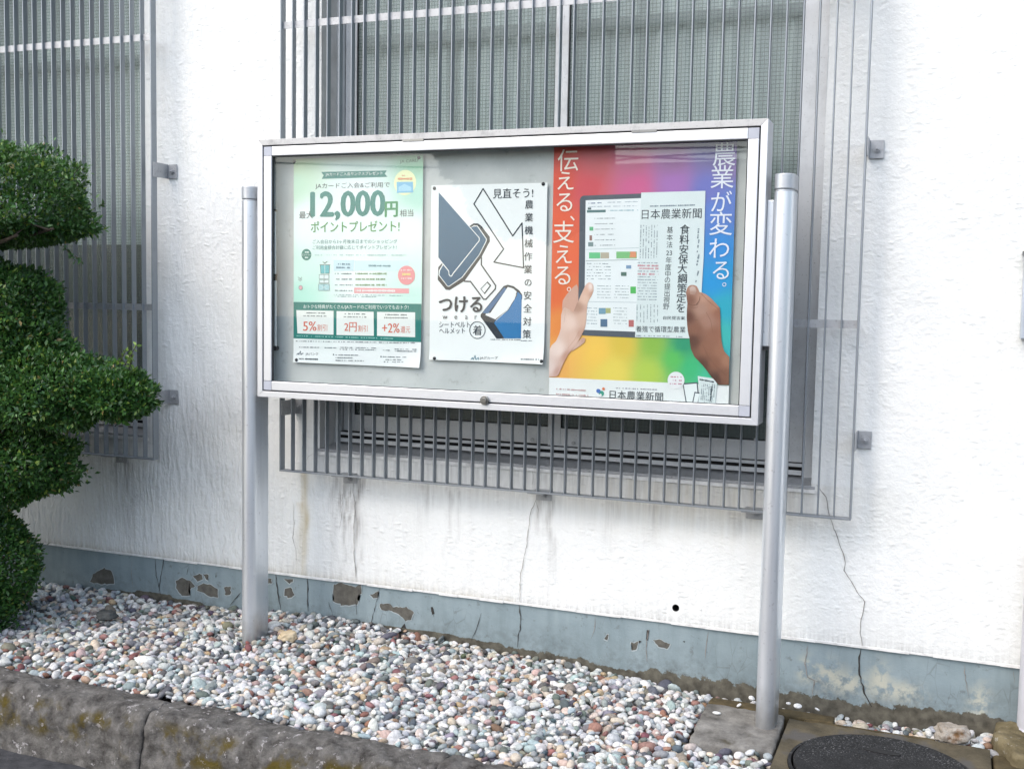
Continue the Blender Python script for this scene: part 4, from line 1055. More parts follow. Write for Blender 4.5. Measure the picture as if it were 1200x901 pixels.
C.line([(687, 292.5), (749, 290.5)], 1.0, (150, 180, 180), 5); C.line([(687, 305.8), (749, 304.5)], 1.2, (80, 110, 110), 5); C.line([(686, 353.5), (749, 354.5)], 1.0, (150, 170, 180), 5)
for i in range(6):
    C.dashes((688, 309 + i * 3.6), (716, 309.2 + i * 3.6), (140, 155, 160), 1.1, 5, i)
for i in range(5):
    C.dashes((700, 335 + i * 3.4), (716, 335.4 + i * 3.4), (160, 175, 180), 1.0, 5, i); C.dashes((720, 335 + i * 3.4), (737, 335.4 + i * 3.4), (150, 165, 170), 1.0, 5, i + 9)
for i in range(6):
    C.dashes((688, 361 + i * 3.6), (700, 361.3 + i * 3.6), (140, 160, 170), 1.0, 5, i); C.dashes((719, 361 + i * 3.6), (735, 361.4 + i * 3.6), (150, 165, 170), 1.0, 5, i + 5)
# newspaper
PAP = (226, 236, 236)
C.poly([(751.8, 226), (827, 224), (825, 300), (819, 396.8), (744.5, 395)], PAP, 6, 'newspaper_print')
NK = (48, 58, 66)
C.dashes((762, 242), (815, 240.6), (140, 155, 165), 2.0, 7, fill=.9)
C.text('日本農業新聞', (752.3, 257.3), (822.5, 256), 11.6, NK, 7, 'masthead_lettering', bold=.004)
for (x, y, ch) in ((803, 269, '食'), (802.4, 280.8, '料'), (801.7, 292.5, '安'), (801, 304, '保'), (800, 315, '大'), (800, 326.5, '綱'), (799.5, 338, '策'), (798.6, 349.5, '定'), (798, 361, 'を')):
    C.text(ch, (x, y), None, 0, NK, 7, 'headline_lettering', bold=.025, center=11.2)
for (x, y, ch) in ((785.5, 269.5, '基'), (785.2, 278.3, '本'), (785, 287, '法'), (784.5, 296.7, '23'), (784, 305, '年'), (783.4, 313.3, '度'), (783, 321, '中'), (782.5, 328.4, 'の'), (782.4, 336, '提'), (782, 343.8, '出'), (781.5, 351.4, '視'), (781, 359.3, '野')):
    C.text(ch, (x, y), None, 0, NK, 7, 'subhead_lettering', bold=.012, center=7.4)
C.text('自民提言案', (777.5, 374.5), (803, 375), 4.2, NK, 7, bold=.01)
C.text('養殖で循環型農業', (745.6, 389), (803.5, 390), 7.2, NK, 7, bold=.004)
for i in range(7): C.dashes((751.5 + i * 3.2, 264), (750.6 + i * 3.2, 303), (120, 135, 145), 1.1, 7, i)
for i in range(4): C.dashes((819.5 + i * .01, 264 + i * 17), (818 - i * .8, 280 + i * 17), (120, 135, 145), 2.2, 7, i, .6)
for i in range(14):
    y = 308 + i * 3.3
    col = (215, 150, 160) if i in (1, 2, 4) else (140, 155, 165)
    C.dashes((747.5, y), (772 - (i > 7) * 2, y + .4), col, 2.4 if i in (1, 2, 4) else 1.1, 7, i)
for i in range(7): C.dashes((747 + i * 4, 357), (746.8 + i * 4, 378), (150, 165, 172), 1.1, 7, i)
C.dashes((746, 393.2), (800, 394.6), (120, 135, 145), 1.2, 7)
# hand over the tablet (thumb and wrist)
def fade(Pst, pts, c0, c1, axis, lay, name, n=5):
    """printed skin: a few flat tones of the print side by side"""
    Pst.poly(pts, c0, lay, name)
LH = [(692, 338, (236, 206, 192)), (686, 350, (226, 190, 170)), (678, 360, (186, 146, 126)), (663, 352, (220, 186, 168)), (668, 378, (234, 206, 192)), (684, 372, (216, 180, 162)), (683, 393, (196, 154, 134)), (672, 395, (220, 186, 170)),
      (655, 410, (236, 214, 204)), (645, 430, (226, 204, 196)), (665, 418, (196, 150, 132)), (655, 436, (200, 160, 146)), (688, 340, (222, 178, 156)), (694, 345, (206, 160, 138))]
C.skin(c7((215, 478), (232, 482), (228, 505), (200, 528), (150, 560), (165, 535), (190, 500)), LH, 5, 'left_hand_print')
C.skin(c7((12, 548), (36, 522), (60, 500), (78, 460), (88, 425), (90, 345), (98, 318), (110, 300), (135, 312), (160, 330), (176, 300), (190, 268), (206, 228), (224, 190), (232, 172), (243, 160), (254, 155), (264, 157), (274, 164), (280, 178), (280, 205), (268, 235), (256, 256), (246, 275), (242, 305), (240, 335), (238, 370), (235, 400), (230, 424), (222, 440), (210, 465), (196, 490), (182, 512), (155, 548), (130, 580), (112, 612), (98, 640), (86, 670), (76, 695), (60, 706), (12, 706)), LH, 6, 'left_hand_print')
C.skin(c7((252, 170), (262, 163), (272, 172), (272, 192), (262, 202), (252, 196)), [(693, 336, (244, 222, 212)), (690, 340, (232, 200, 186))], 8, 'thumb_nail_print')
C.line(c7((112, 302), (114, 345), (108, 390)), .9, (204, 168, 150), 7, 'skin_crease_print'); C.line(c7((186, 275), (177, 298), (169, 322)), 1.2, (176, 134, 116), 8, 'skin_crease_print'); C.line(c7((196, 440), (170, 490), (130, 540)), .9, (196, 150, 132), 7, 'skin_crease_print')
RH = [(812, 338, (178, 132, 112)), (808, 352, (134, 90, 72)), (825, 348, (192, 146, 124)), (838, 358, (180, 130, 106)), (843, 366, (150, 98, 76)), (822, 362, (176, 136, 118)), (830, 376, (168, 124, 106)), (838, 392, (150, 100, 78)), (806, 372, (104, 64, 50)),
      (815, 385, (138, 92, 72)), (812, 400, (96, 60, 46)), (828, 408, (146, 98, 76)), (845, 412, (158, 108, 84)), (838, 425, (140, 92, 70)), (850, 440, (132, 88, 68)), (824, 428, (92, 58, 44)), (838, 444, (84, 54, 42)), (852, 422, (164, 116, 92))]
C.skin(c8((322, 215), (326, 196), (333, 182), (344, 173), (358, 170), (372, 172), (385, 178), (394, 194), (400, 212), (416, 216), (432, 222), (452, 234), (470, 250), (496, 278), (520, 305), (523, 360), (524, 420), (527, 460), (530, 500), (536, 530), (545, 558), (560, 576), (576, 592), (576, 756), (512, 756), (492, 732), (470, 708), (446, 675), (420, 642), (396, 616), (372, 592), (360, 568), (350, 545), (345, 512), (342, 482), (336, 460), (332, 440), (328, 400), (326, 360), (327, 320), (330, 280)), RH, 8, 'right_hand_print')
C.skin(c8((342, 188), (358, 176), (376, 183), (384, 208), (372, 228), (348, 226)), [(812, 337, (205, 178, 166)), (812, 345, (178, 140, 124))], 10, 'thumb_nail_print')
for q, w_, c_ in ((((404, 238), (400, 262), (384, 284)), 1.4, (104, 68, 52)), (((335, 280), (360, 290), (392, 284)), 1.0, (112, 74, 58)), (((348, 300), (368, 306), (392, 300)), .8, (126, 86, 68)), (((412, 222), (450, 262), (512, 312)), 1.0, (120, 80, 62)), (((440, 330), (468, 380), (478, 450)), .9, (134, 90, 70)), (((420, 520), (450, 590), (500, 650), (560, 700)), 1.0, (118, 78, 60)), (((352, 380), (372, 372), (392, 378)), .8, (120, 80, 64))):
    C.line(c8(*q), w_, c_, 11, 'skin_crease_print')
# footer
C.text('日本農業新聞', (714.5, 467.2), (777, 470.2), 10.2, NK, 3, 'masthead_lettering', bold=.004)
C.dashes((722, 454.6), (770, 456.5), (150, 150, 160), 1.4, 3); C.dashes((652, 455.5), (687, 457.5), (200, 160, 160), 1.8, 3); C.dashes((652, 461.5), (690, 463.5), (200, 160, 160), 1.8, 3)
C.disc((705, 461), 9, (70, 160, 140), 2, 'logo_print'); C.disc((701.5, 458), 7, (80, 120, 190), 3, 'logo_print'); C.disc((707.5, 455.5), 4.8, (225, 130, 90), 4, 'logo_print'); C.disc((704, 463), 4.5, (238, 241, 241), 5, 'logo_print')
C.disc((792.3, 445.5), 27, (240, 240, 242), 4, 'badge_print')
for i in range(3): C.dashes((785, 441.5 + i * 4), (799, 441.8 + i * 4), (205, 130, 150), 1.7, 5, i)
C.poly([(799.8, 449), (817.5, 447.8), (820, 474), (804, 473)], (84, 92, 102), 3, 'small_tablet_print'); C.poly([(801.3, 450.6), (816.4, 449.3), (818.6, 472), (805, 472)], (236, 242, 242), 4, 'small_tablet_print')
C.poly([(814, 459), (821, 460), (818, 474), (811, 473)], (84, 92, 102), 5, 'small_phone_print'); C.poly([(815, 460.5), (820, 461.3), (817.4, 472.5), (812.5, 472)], (236, 242, 242), 6, 'small_phone_print')
C.poly([(817.8, 440.5), (841, 444), (838, 476), (818, 474), (820, 460)], (222, 232, 232), 7, 'small_newspaper_print')
for i in range(8): C.dashes((823 + i * 2.1, 450), (821.5 + i * 2.1, 471), (120, 135, 145), 1.1, 8, i)
C.dashes((820, 444.5), (837, 447.5), NK, 2.2, 8, fill=.95); C.dashes((835, 450), (832.5, 470), NK, 1.8, 8, fill=.95)
C.finish([])

# ------------------------------------------------------------------ kerb
kerb = empty('kerb', (0, -0.6, 0)); tag(kerb, 'row of weathered mossy kerb stones edging the pebble bed', kind='structure')
def kerb_stone(x0, x1, seed):
    g = 0.0035
    n = 56; prof = []
    # cross profile from inner bottom over the top to the road; (offset outward, z)
    for (o_, z_) in [(0.0, -0.16), (0.0, -0.02), (0.008, 0.014), (0.03, 0.024), (0.06, 0.026), (0.095, 0.025), (0.128, 0.020), (0.147, 0.004), (0.156, -0.03), (0.162, -0.06), (0.167, -0.09), (0.172, -0.12), (0.176, -0.15), (0.179, -0.175), (0.180, -0.20)]:
        prof.append((o_, z_))
    fine = []
    for a, b_ in zip(prof[:-1], prof[1:]):
        k = max(1, int(math.hypot(b_[0] - a[0], b_[1] - a[1]) / 0.009))
        for i in range(k): fine.append((a[0] + (b_[0] - a[0]) * i / k, a[1] + (b_[1] - a[1]) * i / k))
    fine.append(prof[-1])
    xs = np.linspace(x0 + g, x1 - g, int((x1 - x0) / 0.011))
    V = []; Cc = []
    for ix, x in enumerate(xs):
        e = min(x - x0, x1 - x); rnd = 0.010 * max(0, 1 - e / 0.022) ** 2
        for (o_, z_) in fine:
            y = knife(x) - o_
            nn = mnoise.fractal(Vector((x * 9 + seed, o_ * 12, z_ * 12)), 0.75, 2.1, 6) * 0.0125 + mnoise.noise(Vector((x * 3 + seed, o_ * 4, z_ * 3))) * 0.010
            cy = knife(x) - 0.08; cz = -0.07
            dy_, dz_ = y - cy, z_ - cz; L = math.hypot(dy_, dz_)
            if z_ <= -0.1 and o_ < 0.01: nn = 0
            f_ = (nn - rnd) / L
            xe = x + mnoise.noise(Vector((o_ * 25, z_ * 25, seed + (5 if ix > len(xs) / 2 else 0)))) * 0.004 * (1 if ix in (0, len(xs) - 1) else 0)
            V.append((xe, y + dy_ * f_, z_ + dz_ * f_))
            face = min(1, max(0, (0.012 - z_) / 0.03)) * min(1, max(0, (z_ + 0.125) / 0.04))
            Cc.append((face, 0, 0))
    m_ = len(fine); nxk = len(xs)
    i_, j_ = np.meshgrid(np.arange(nxk - 1), np.arange(m_ - 1), indexing='ij'); q = (i_ * m_ + j_).ravel()
    F = np.stack([q, q + 1, q + m_ + 1, q + m_], 1)
    V = np.array(V); Cc = np.array(Cc)
    # end caps as fans
    tri = []
    nV = len(V)
    for side in (0, nxk - 1):
        ids = list(range(side * m_, side * m_ + m_)); c_ = V[ids].mean(0); V = np.vstack([V, c_]); Cc = np.vstack([Cc, [0, 0, 0]]); k = len(V) - 1
        for a, b_ in zip(ids[:-1], ids[1:]): tri.append((k, a, b_, b_) if False else (k, a, b_))
    me = bpy.data.meshes.new('kerb_stone'); me.from_pydata([tuple(v) for v in V], [], [tuple(int(a) for a in f) for f in F] + tri)
    me.validate(); me.update()
    for p in me.polygons: p.use_smooth = len(p.vertices) == 4
    at_ = me.attributes.new('dirt_tone', 'FLOAT_COLOR', 'POINT'); c4 = np.ones((len(V), 4), np.float32); c4[:, :3] = Cc
    at_.data.foreach_set('color', c4.ravel()); me.materials.append(M_KERB)
    o = bpy.data.objects.new('kerb_stone', me); COL.objects.link(o); adopt(o, kerb); return o
for i, (a, b_) in enumerate(((-2.87, -1.89), (-1.89, -0.905), (-0.905, 0.085), (0.085, 1.068), (1.068, 2.05), (2.05, 3.03))): kerb_stone(a, b_, i * 13.7)

# ------------------------------------------------------------------ footing blocks, slabs, manhole
def rough_block(name, pts, z0, z1, m, amp=0.004, res=0.012, parent=None, seed=0.0, round_=0.012):
    """solid block with an uneven top; pts = outline (counter-clockwise)"""
    bm = bmesh.new()
    vb = [bm.verts.new((p[0], p[1], z0)) for p in pts]; vt = [bm.verts.new((p[0], p[1], z1)) for p in pts]
    n = len(pts); bm.faces.new(vb[::-1]); top = bm.faces.new(vt)
    for i in range(n): bm.faces.new((vb[i], vb[(i + 1) % n], vt[(i + 1) % n], vt[i]))
    bmesh.ops.bevel(bm, geom=[e for e in bm.edges if any(v.co.z > z1 - 1e-6 for v in e.verts)], offset=round_, segments=3, profile=0.6, affect='EDGES')
    for _ in range(6):
        es = [e for e in bm.edges if e.calc_length() > res]
        if not es: break
        bmesh.ops.subdivide_edges(bm, edges=es, cuts=1, use_grid_fill=True)
        bmesh.ops.triangulate(bm, faces=[f for f in bm.faces if len(f.verts) > 4])
        if len(bm.verts) > 9000: break
    bm.normal_update()
    for v in bm.verts:
        d = mnoise.fractal(Vector((v.co.x * 14 + seed, v.co.y * 14, v.co.z * 14)), 0.8, 2.0, 5) * amp
        v.co += v.normal * d
    me = bpy.data.meshes.new(name); bm.to_mesh(me); bm.free(); me.materials.append(m)
    for p in me.polygons: p.use_smooth = True
    o = bpy.data.objects.new(name, me); COL.objects.link(o); adopt(o, parent); return o
tag(rough_block('concrete_footing', [(1.655, -0.172), (1.905, -0.168), (1.895, 0.155), (1.64, 0.16)], -0.15, 0.0, M_FOOT, seed=3), 'square grey concrete footing at the base of the right post', 'concrete block')
tag(rough_block('kerb_slab', [(1.645, 0.166), (2.045, 0.150), (2.045, 0.212), (1.645, 0.225)], -0.15, -0.002, M_SLAB, 0.003, seed=8, round_=0.006), 'narrow mossy brown slab between the footing and the wall', 'slab')
# collar around the manhole
MC = (2.205, -0.165); MR = 0.252
col_ = MB()
n_ = 64
inner = [(MC[0] + (MR + .006) * math.cos(2 * math.pi * k / n_), MC[1] + (MR + .006) * math.sin(2 * math.pi * k / n_)) for k in range(n_)]
def sq(k):
    a = 2 * math.pi * k / n_; c, s = math.cos(a), math.sin(a); R = 0.293 / max(abs(c), abs(s))
    return (MC[0] + R * c, MC[1] + R * s)
outer = [sq(k) for k in range(n_)]
vs = []
for rr, zz in ((inner, -0.03), (inner, -0.004), (outer, -0.002), (outer, -0.12)):
    vs += [(p[0], p[1], zz + 0.0015 * math.sin(p[0] * 60) * (zz > -.02)) for p in rr]
fs = [(r * n_ + k, r * n_ + (k + 1) % n_, (r + 1) * n_ + (k + 1) % n_, (r + 1) * n_ + k) for r in range(3) for k in range(n_)]
col_.add(vs, fs)
man = empty('manhole', (MC[0], MC[1], -0.02)); tag(man, 'round black speckled manhole cover in a square concrete collar', 'manhole cover')
t = NT('collar'); 
M_COLLAR = stone('collar concrete', (0.05, 0.043, 0.028), (0.125, 0.105, 0.068), 9, moss=(5, 0.5, (0.085, 0.08, 0.072)), bd=0.004)
col_.build('collar', M_COLLAR, man)
rgm = MB()
ri = [(MR + .0055, -0.004), (MR + .004, 0.001), (MR - .004, 0.001), (MR - .007, -0.010), (MR - .007, -0.03), (MR + .0055, -.03)]
vs = [(MC[0] + r_ * math.cos(2 * math.pi * k / n_), MC[1] + r_ * math.sin(2 * math.pi * k / n_), z_) for (r_, z_) in ri for k in range(n_)]
rgm.add(vs, [(r * n_ + k, r * n_ + (k + 1) % n_, ((r + 1) % 6) * n_ + (k + 1) % n_, ((r + 1) % 6) * n_ + k) for r in range(6) for k in range(n_)])
rgm.build('cover_ring', M_IRON, man, smooth=True)
cv = MB()
rings = [(MR - .0105, -.03), (MR - .0105, .004), (MR - .014, .008), (0.18, .0085), (0.09, .0095), (0.03, .010)]
vs = [(MC[0] + r_ * math.cos(2 * math.pi * k / n_), MC[1] + r_ * math.sin(2 * math.pi * k / n_), z_) for (r_, z_) in rings for k in range(n_)] + [(MC[0], MC[1], .010)]
fs = [(r * n_ + k, r * n_ + (k + 1) % n_, (r + 1) * n_ + (k + 1) % n_, (r + 1) * n_ + k) for r in range(5) for k in range(n_)] + [(5 * n_ + k, 5 * n_ + (k + 1) % n_, 6 * n_) for k in range(n_)]
cv.add(vs, fs).build('cover', M_IRON, man, smooth=True)
# lifting slot
a_ = at_z(1011, 876, 0.012); b__ = at_z(1056, 884, 0.012); dv = (b__ - a_)[:2]; L = np.hypot(*dv); dv /= L; nv = np.array([-dv[1], dv[0]])
sl = MB(); pts = []
for k in range(24):
    a = 2 * math.pi * k / 24; pts.append((a_[:2] + dv * (L / 2 + L / 2 * math.cos(a)) + nv * 0.012 * math.sin(a) * (1.15 + .3 * math.cos(a))))
sl.prism([tuple(p) for p in pts], 'z', 0.0085, 0.0122); sl.build('lifting_slot', M_DARK, man)

tag(rough_block('brown_slab', [(1.955, 0.135), (2.345, 0.135), (2.345, 0.15), (1.955, 0.15)], -0.1, -0.004, M_SLAB, 0.002, seed=1, round_=.003), 'thin brown slab strip right behind the manhole cover', 'slab')
tag(rough_block('corner_slab', [(2.505, -0.17), (2.60, -0.17), (2.60, 0.11), (2.505, 0.11)], -0.12, -0.006, M_SLAB, 0.004, seed=5), 'mossy brown slab to the right of the manhole cover', 'slab')
tag(rough_block('pipe_base', [(2.555, 0.02), (2.95, 0.02), (2.95, 0.30), (2.52, 0.295), (2.505, 0.17)], -0.12, 0.034, M_BLOCKR, 0.010, seed=9, round_=.022), 'ochre stained concrete block under the downpipe at the right edge', 'concrete block')
# downpipe and wall box at the right edge
dp = MB(); pp = at(1198.5, 760, 0.27)
xp = 2.618
dp.tube((xp, 0.262, 0.02), (xp, 0.262, 0.60), 0.043, n=28); dp.tube((xp, 0.262, 0.02), (xp, 0.262, 0.036), 0.056, 0.045, n=28)
o = dp.build('downpipe', m_simple('grey pvc pipe', (0.50, 0.50, 0.53), 0.45), smooth=True); tag(o, 'pale grey round downpipe standing on the block at the right edge', 'pipe')
wb = MB(); wb.box(2.528, 2.80, YW - 0.05, YW - 0.003, 1.218, 1.470)
wbo = wb.build('wall_box', m_simple('pale enamel', (0.42, 0.47, 0.52), 0.4), bevel=0.004); tag(wbo, 'pale flat box mounted on the stucco wall at the right edge', 'box')
o = MB().box(2.522, 2.81, YW - 0.056, YW - 0.002, 1.4705, 1.480).build('box_lid', M_LOCK, wbo)

# ------------------------------------------------------------------ boulders and pebbles
def rock(name, c, r, m, seed, label, rot=0.0):
    bm = bmesh.new(); bmesh.ops.create_icosphere(bm, subdivisions=4, radius=1.0)
    for v in bm.verts:
        p = v.co.copy(); s_ = 1 + 0.28 * mnoise.fractal(p * 1.3 + Vector((seed, 0, 0)), 0.8, 2, 4)
        q = Vector((max(-.8, min(.8, p.x)), max(-.85, min(.85, p.y)), max(-.7, min(.75, p.z)))) * s_
        v.co = Vector((q.x * r[0], q.y * r[1], q.z * r[2]))
    me = bpy.data.meshes.new(name); bm.to_mesh(me); bm.free(); me.materials.append(m)
    for p in me.polygons: p.use_smooth = True
    o = bpy.data.objects.new(name, me); COL.objects.link(o); o.location = c; o.rotation_euler.z = rot; tag(o, label, 'rock'); return o
rb = at_z(1115, 858, 0.02)
rock('rock', (rb[0], rb[1], 0.018), (0.058, 0.036, 0.033), M_BOULD, 2.0, 'largest tan and white rock lying against the wall right of the manhole', 0.25)
rk = at_z(125 , 721, 0.05)
rock('rock', (rk[0], rk[1], 0.052), (0.042, 0.03, 0.02), stone('dark grey rock', (0.05, 0.055, 0.055), (0.11, 0.115, 0.11), 18, bd=.003), 6.0, 'biggest dark grey stone in the pebbles near the tree', 0.3)
rk = at_z(337, 744, 0.05)
rock('rock', (rk[0], rk[1], 0.046), (0.036, 0.026, 0.022), stone('sand stone', (0.42, 0.33, 0.20), (0.62, 0.52, 0.36), 18, bd=.003), 8.0, 'sandy yellow stone in the pebbles right of the left post', 0.6)

PAL = [((0.60, 0.60, 0.58), 26), ((0.42, 0.445, 0.45), 18), ((0.68, 0.67, 0.63), 17), ((0.25, 0.27, 0.275), 12), ((0.54, 0.47, 0.38), 10), ((0.46, 0.34, 0.21), 3.5), ((0.20, 0.09, 0.075), 5), ((0.28, 0.15, 0.12), 3.5), ((0.09, 0.10, 0.11), 10), ((0.14, 0.15, 0.145), 9), ((0.48, 0.36, 0.31), 4), ((0.36, 0.43, 0.43), 7), ((0.21, 0.195, 0.155), 6)]
PALC = np.array([c for c, _ in PAL]); PALW = np.array([w for _, w in PAL], float); PALW[0] *= 1.25; PALW[2] *= 1.35; PALW[4] *= 1.3; PALW /= PALW.sum()
bm = bmesh.new(); bmesh.ops.create_icosphere(bm, subdivisions=2, radius=1.0); bm.verts.index_update()
ICO2 = (np.array([v.co for v in bm.verts]), np.array([[v.index for v in f.verts] for f in bm.faces])); bm.free()
bm = bmesh.new(); bmesh.ops.create_icosphere(bm, subdivisions=1, radius=1.0)
# icosphere subdivisions=1 is the bare icosahedron, 2 has 42 vertices
bm.free()
def blocked(x, y):
    b = (x > 1.63) & (x < 1.915) & (y > -0.185) & (y < 0.225)
    b |= (np.hypot(x - MC[0], y - MC[1]) < 0.30) | ((abs(x - MC[0]) < 0.30) & (abs(y - MC[1]) < 0.30))
    b |= (x > 1.9) & (x < 2.36) & (y > 0.12) & (y < 0.222)
    b |= (x > 2.49) & (x < 2.61) & (y < 0.12)
    b |= (x > 2.51) & (y > 0.01)
    for xc in (-0.051, 1.851): b |= (abs(x - xc) < 0.036) & (y > -0.006) & (y < 0.116)
    return b
def pebbles(name, X, Y, Z, a, parent=None, label=None, seed=1):
    rg_ = np.random.default_rng(seed); n = len(X)
    U, Fi = ICO2
    k = len(U)
    sc = np.stack([a * rg_.uniform(0.85, 1.35, n), a * rg_.uniform(0.65, 0.95, n), a * rg_.uniform(0.42, 0.72, n)], 1)
    P = U[None] * np.ones((n, 1, 1))
    # lumpy outline: squash along two random directions
    for _ in range(3):
        d = rg_.normal(size=(n, 3)); d /= np.linalg.norm(d, axis=1)[:, None]
        t_ = np.einsum('nkj,nj->nk', P, d); lim = rg_.uniform(0.55, 0.95, n)[:, None]
        over = np.clip(t_ - lim, 0, None) * 0.75; P = P - over[..., None] * d[:, None]
    P = P * sc[:, None]
    th = rg_.uniform(0, 2 * math.pi, n); tx = rg_.normal(0, 0.38, n); ty = rg_.normal(0, 0.38, n)
    def rot(P, ang, i, j):
        c, s = np.cos(ang)[:, None], np.sin(ang)[:, None]; A_, B_ = P[..., i].copy(), P[..., j].copy(); P[..., i] = A_ * c - B_ * s; P[..., j] = A_ * s + B_ * c
    rot(P, th, 0, 1); rot(P, tx, 1, 2); rot(P, ty, 0, 2)
    P = P + np.stack([X, Y, Z], 1)[:, None]
    c = PALC[rg_.choice(len(PAL), n, p=PALW)] * rg_.uniform(0.82, 1.14, (n, 1)) + rg_.normal(0, 0.012, (n, 3))
    c = c * 0.97 + 0.02; c = np.clip(c, 0.02, 0.80)
    cols = np.repeat(c, k, 0)
    F = (Fi[None] + (np.arange(n) * k)[:, None, None]).reshape(-1, 3)
    return raw_mesh(name, P.reshape(-1, 3), F, M_PEB, parent, True, cols=cols)
XS, YS, ZS, AS = [], [], [], []
def lay(x0, x1, y0f, y1, step, dz, amin, amax, sd):
    rg_ = np.random.default_rng(sd)
    gx = np.arange(x0, x1, step); gy = np.arange(-0.66, y1, step * 0.9)
    Xg, Yg = np.meshgrid(gx, gy); Xg = Xg + (np.arange(len(gy)) % 2)[:, None] * step / 2
    Xg = (Xg + rg_.uniform(-.48, .48, Xg.shape) * step).ravel(); Yg = (Yg + rg_.uniform(-.48, .48, Yg.shape) * step).ravel()
    a = rg_.uniform(amin, amax, len(Xg)) * (1 + 0.6 * (rg_.random(len(Xg)) < 0.06))
    ok = (Yg > knife(Xg) + a * 0.75) & (Yg < y1 - a * .6) & ~blocked(Xg, Yg)
    Xg, Yg, a = Xg[ok], Yg[ok], a[ok]
    kerbdip = -0.012 * np.clip(1 - (Yg - knife(Xg)) / 0.035, 0, 1)
    Zg = ghgt(Xg, Yg) + dz + rg_.uniform(-.004, .005, len(Xg)) + kerbdip
    XS.append(Xg); YS.append(Yg); ZS.append(Zg); AS.append(a)
lay(-2.2, 3.0, 0, YW + 0.01, 0.0235, -0.020, 0.0125, 0.019, 11)
lay(-2.2, 3.0, 0, YW + 0.01, 0.0245, -0.008, 0.0115, 0.0185, 12)
lay(-2.2, 3.0, 0, YW + 0.01, 0.0290, 0.004, 0.0085, 0.0190, 13)
Xg, Yg, Zg, a = map(np.concatenate, (XS, YS, ZS, AS))
# right of the manhole there are only a few pebbles and more soil
thin = (Xg > 1.95) & (RNG.random(len(Xg)) < 0.35)
Xg, Yg, Zg, a = Xg[~thin], Yg[~thin], Zg[~thin], a[~thin]
gr = pebbles('pebble_bed', Xg, Yg, Zg, a, seed=5); tag(gr, 'bed of rounded white, grey and reddish pebbles along the foot of the wall', 'pebbles', kind='stuff')
# stray pebbles lying on the slabs
strays = [(840, 835, .011), (866, 826, .007), (881, 815, .012), (924, 821, .009), (935, 824, .011), (958, 828, .008)]
for i, (px, py, r_) in enumerate(strays):
    p = at_z(px, py, 0.006)
    o = pebbles('pebble', np.array([p[0]]), np.array([p[1]]), np.array([0.006 if i < 2 else -0.002]), np.array([r_]), seed=100 + i)
    me = o.data; at_ = me.attributes['col']; nn = len(me.vertices); c4 = np.ones((nn, 4), np.float32); c4[:, :3] = (0.75, 0.75, 0.73); at_.data.foreach_set('color', c4.ravel())
    tag(o, ['white pebble lying alone on the footing left of the right post', 'small white pebble on the brown slab, first from the left', 'white pebble at the wall just left of the right post', 'white pebble at the wall just right of the right post', 'larger white pebble at the wall, second right of the post', 'small pale pebble at the wall, third right of the post'][i], 'pebble', 'single pebbles on and behind the slabs')

# ------------------------------------------------------------------ cloud pruned tree
TY = -0.25
tree = empty('clipped_tree', (-1.28, TY, 0.0)); tag(tree, 'cloud pruned evergreen tree with tiered leafy pads at the left edge', 'tree')
def pad(c, r, n, seed, flat_bottom=0.35, shade=1.0):
    rg_ = np.random.default_rng(seed)
    d = rg_.normal(size=(n, 3)); d /= np.linalg.norm(d, axis=1)[:, None]
    # lumps on the surface
    lump = np.zeros(n); K = 42
    kd = rg_.normal(size=(K, 3)); kd /= np.linalg.norm(kd, axis=1)[:, None]
    dot = d @ kd.T; lump = np.exp((dot - 1) * 30).max(1) * rg_.uniform(0.35, 1.0, K)[(dot).argmax(1)]
    rad = (0.76 + 0.27 * lump) * (1 - np.abs(rg_.normal(0, 0.12, n)) ** 1.1) 
    stray = rg_.random(n) < 0.05; rad = np.where(stray, rad * rg_.uniform(1.02, 1.14, n), rad)
    P = d * rad[:, None]
    P[:, 2] = np.where(P[:, 2] < 0, P[:, 2] * flat_bottom, P[:, 2])
    # thin out the underside
    keep_ = (P[:, 2] > -0.9 * flat_bottom * 0.98) | (rg_.random(n) < 0.5)
    P = P[keep_]; d = d[keep_]; lump = lump[keep_]; n = len(P)
    C0 = P * np.array(r) + np.array(c)
    L = rg_.uniform(0.014, 0.026, n); Wd = L * rg_.uniform(0.42, 0.6, n)
    ax = rg_.normal(size=(n, 3)) * 0.75 + d * 0.7 + np.array([0, 0, 0.35]); ax /= np.linalg.norm(ax, axis=1)[:, None]
    up = rg_.normal(size=(n, 3)) * 0.7 + np.array([0, -0.2, 0.9]) + d * 0.5
    sd_ = np.cross(ax, up); sd_ /= np.linalg.norm(sd_, axis=1)[:, None] + 1e-9
    nr = np.cross(sd_, ax)
    v0 = C0; v1 = C0 + ax * (L * .45)[:, None] + sd_ * (Wd / 2)[:, None] + nr * (Wd * .18)[:, None]
    v2 = C0 + ax * L[:, None]; v3 = C0 + ax * (L * .45)[:, None] - sd_ * (Wd / 2)[:, None] + nr * (Wd * .18)[:, None]
    V = np.stack([v0, v1, v2, v3], 1).reshape(-1, 3)
    i0 = np.arange(n) * 4; F = np.concatenate([np.stack([i0, i0 + 1, i0 + 2], 1), np.stack([i0, i0 + 2, i0 + 3], 1)])
    g0 = np.array([0.022, 0.075, 0.020]); g1 = np.array([0.085, 0.205, 0.042]); g2 = np.array([0.25, 0.36, 0.065])
    tt_ = rg_.random(n) ** 1.6
    col = g0 + (g1 - g0) * tt_[:, None]
    young = (rg_.random(n) < 0.05 + 0.06 * (lump > .85)); col[young] = g2 * rg_.uniform(.6, 1.1, (young.sum(), 1))
    brown = rg_.random(n) < 0.008; col[brown] = (0.34, 0.24, 0.09)
    raw_mesh('foliage_pad', V, F, M_LEAF, tree, False, cols=np.repeat(col, 4, 0))
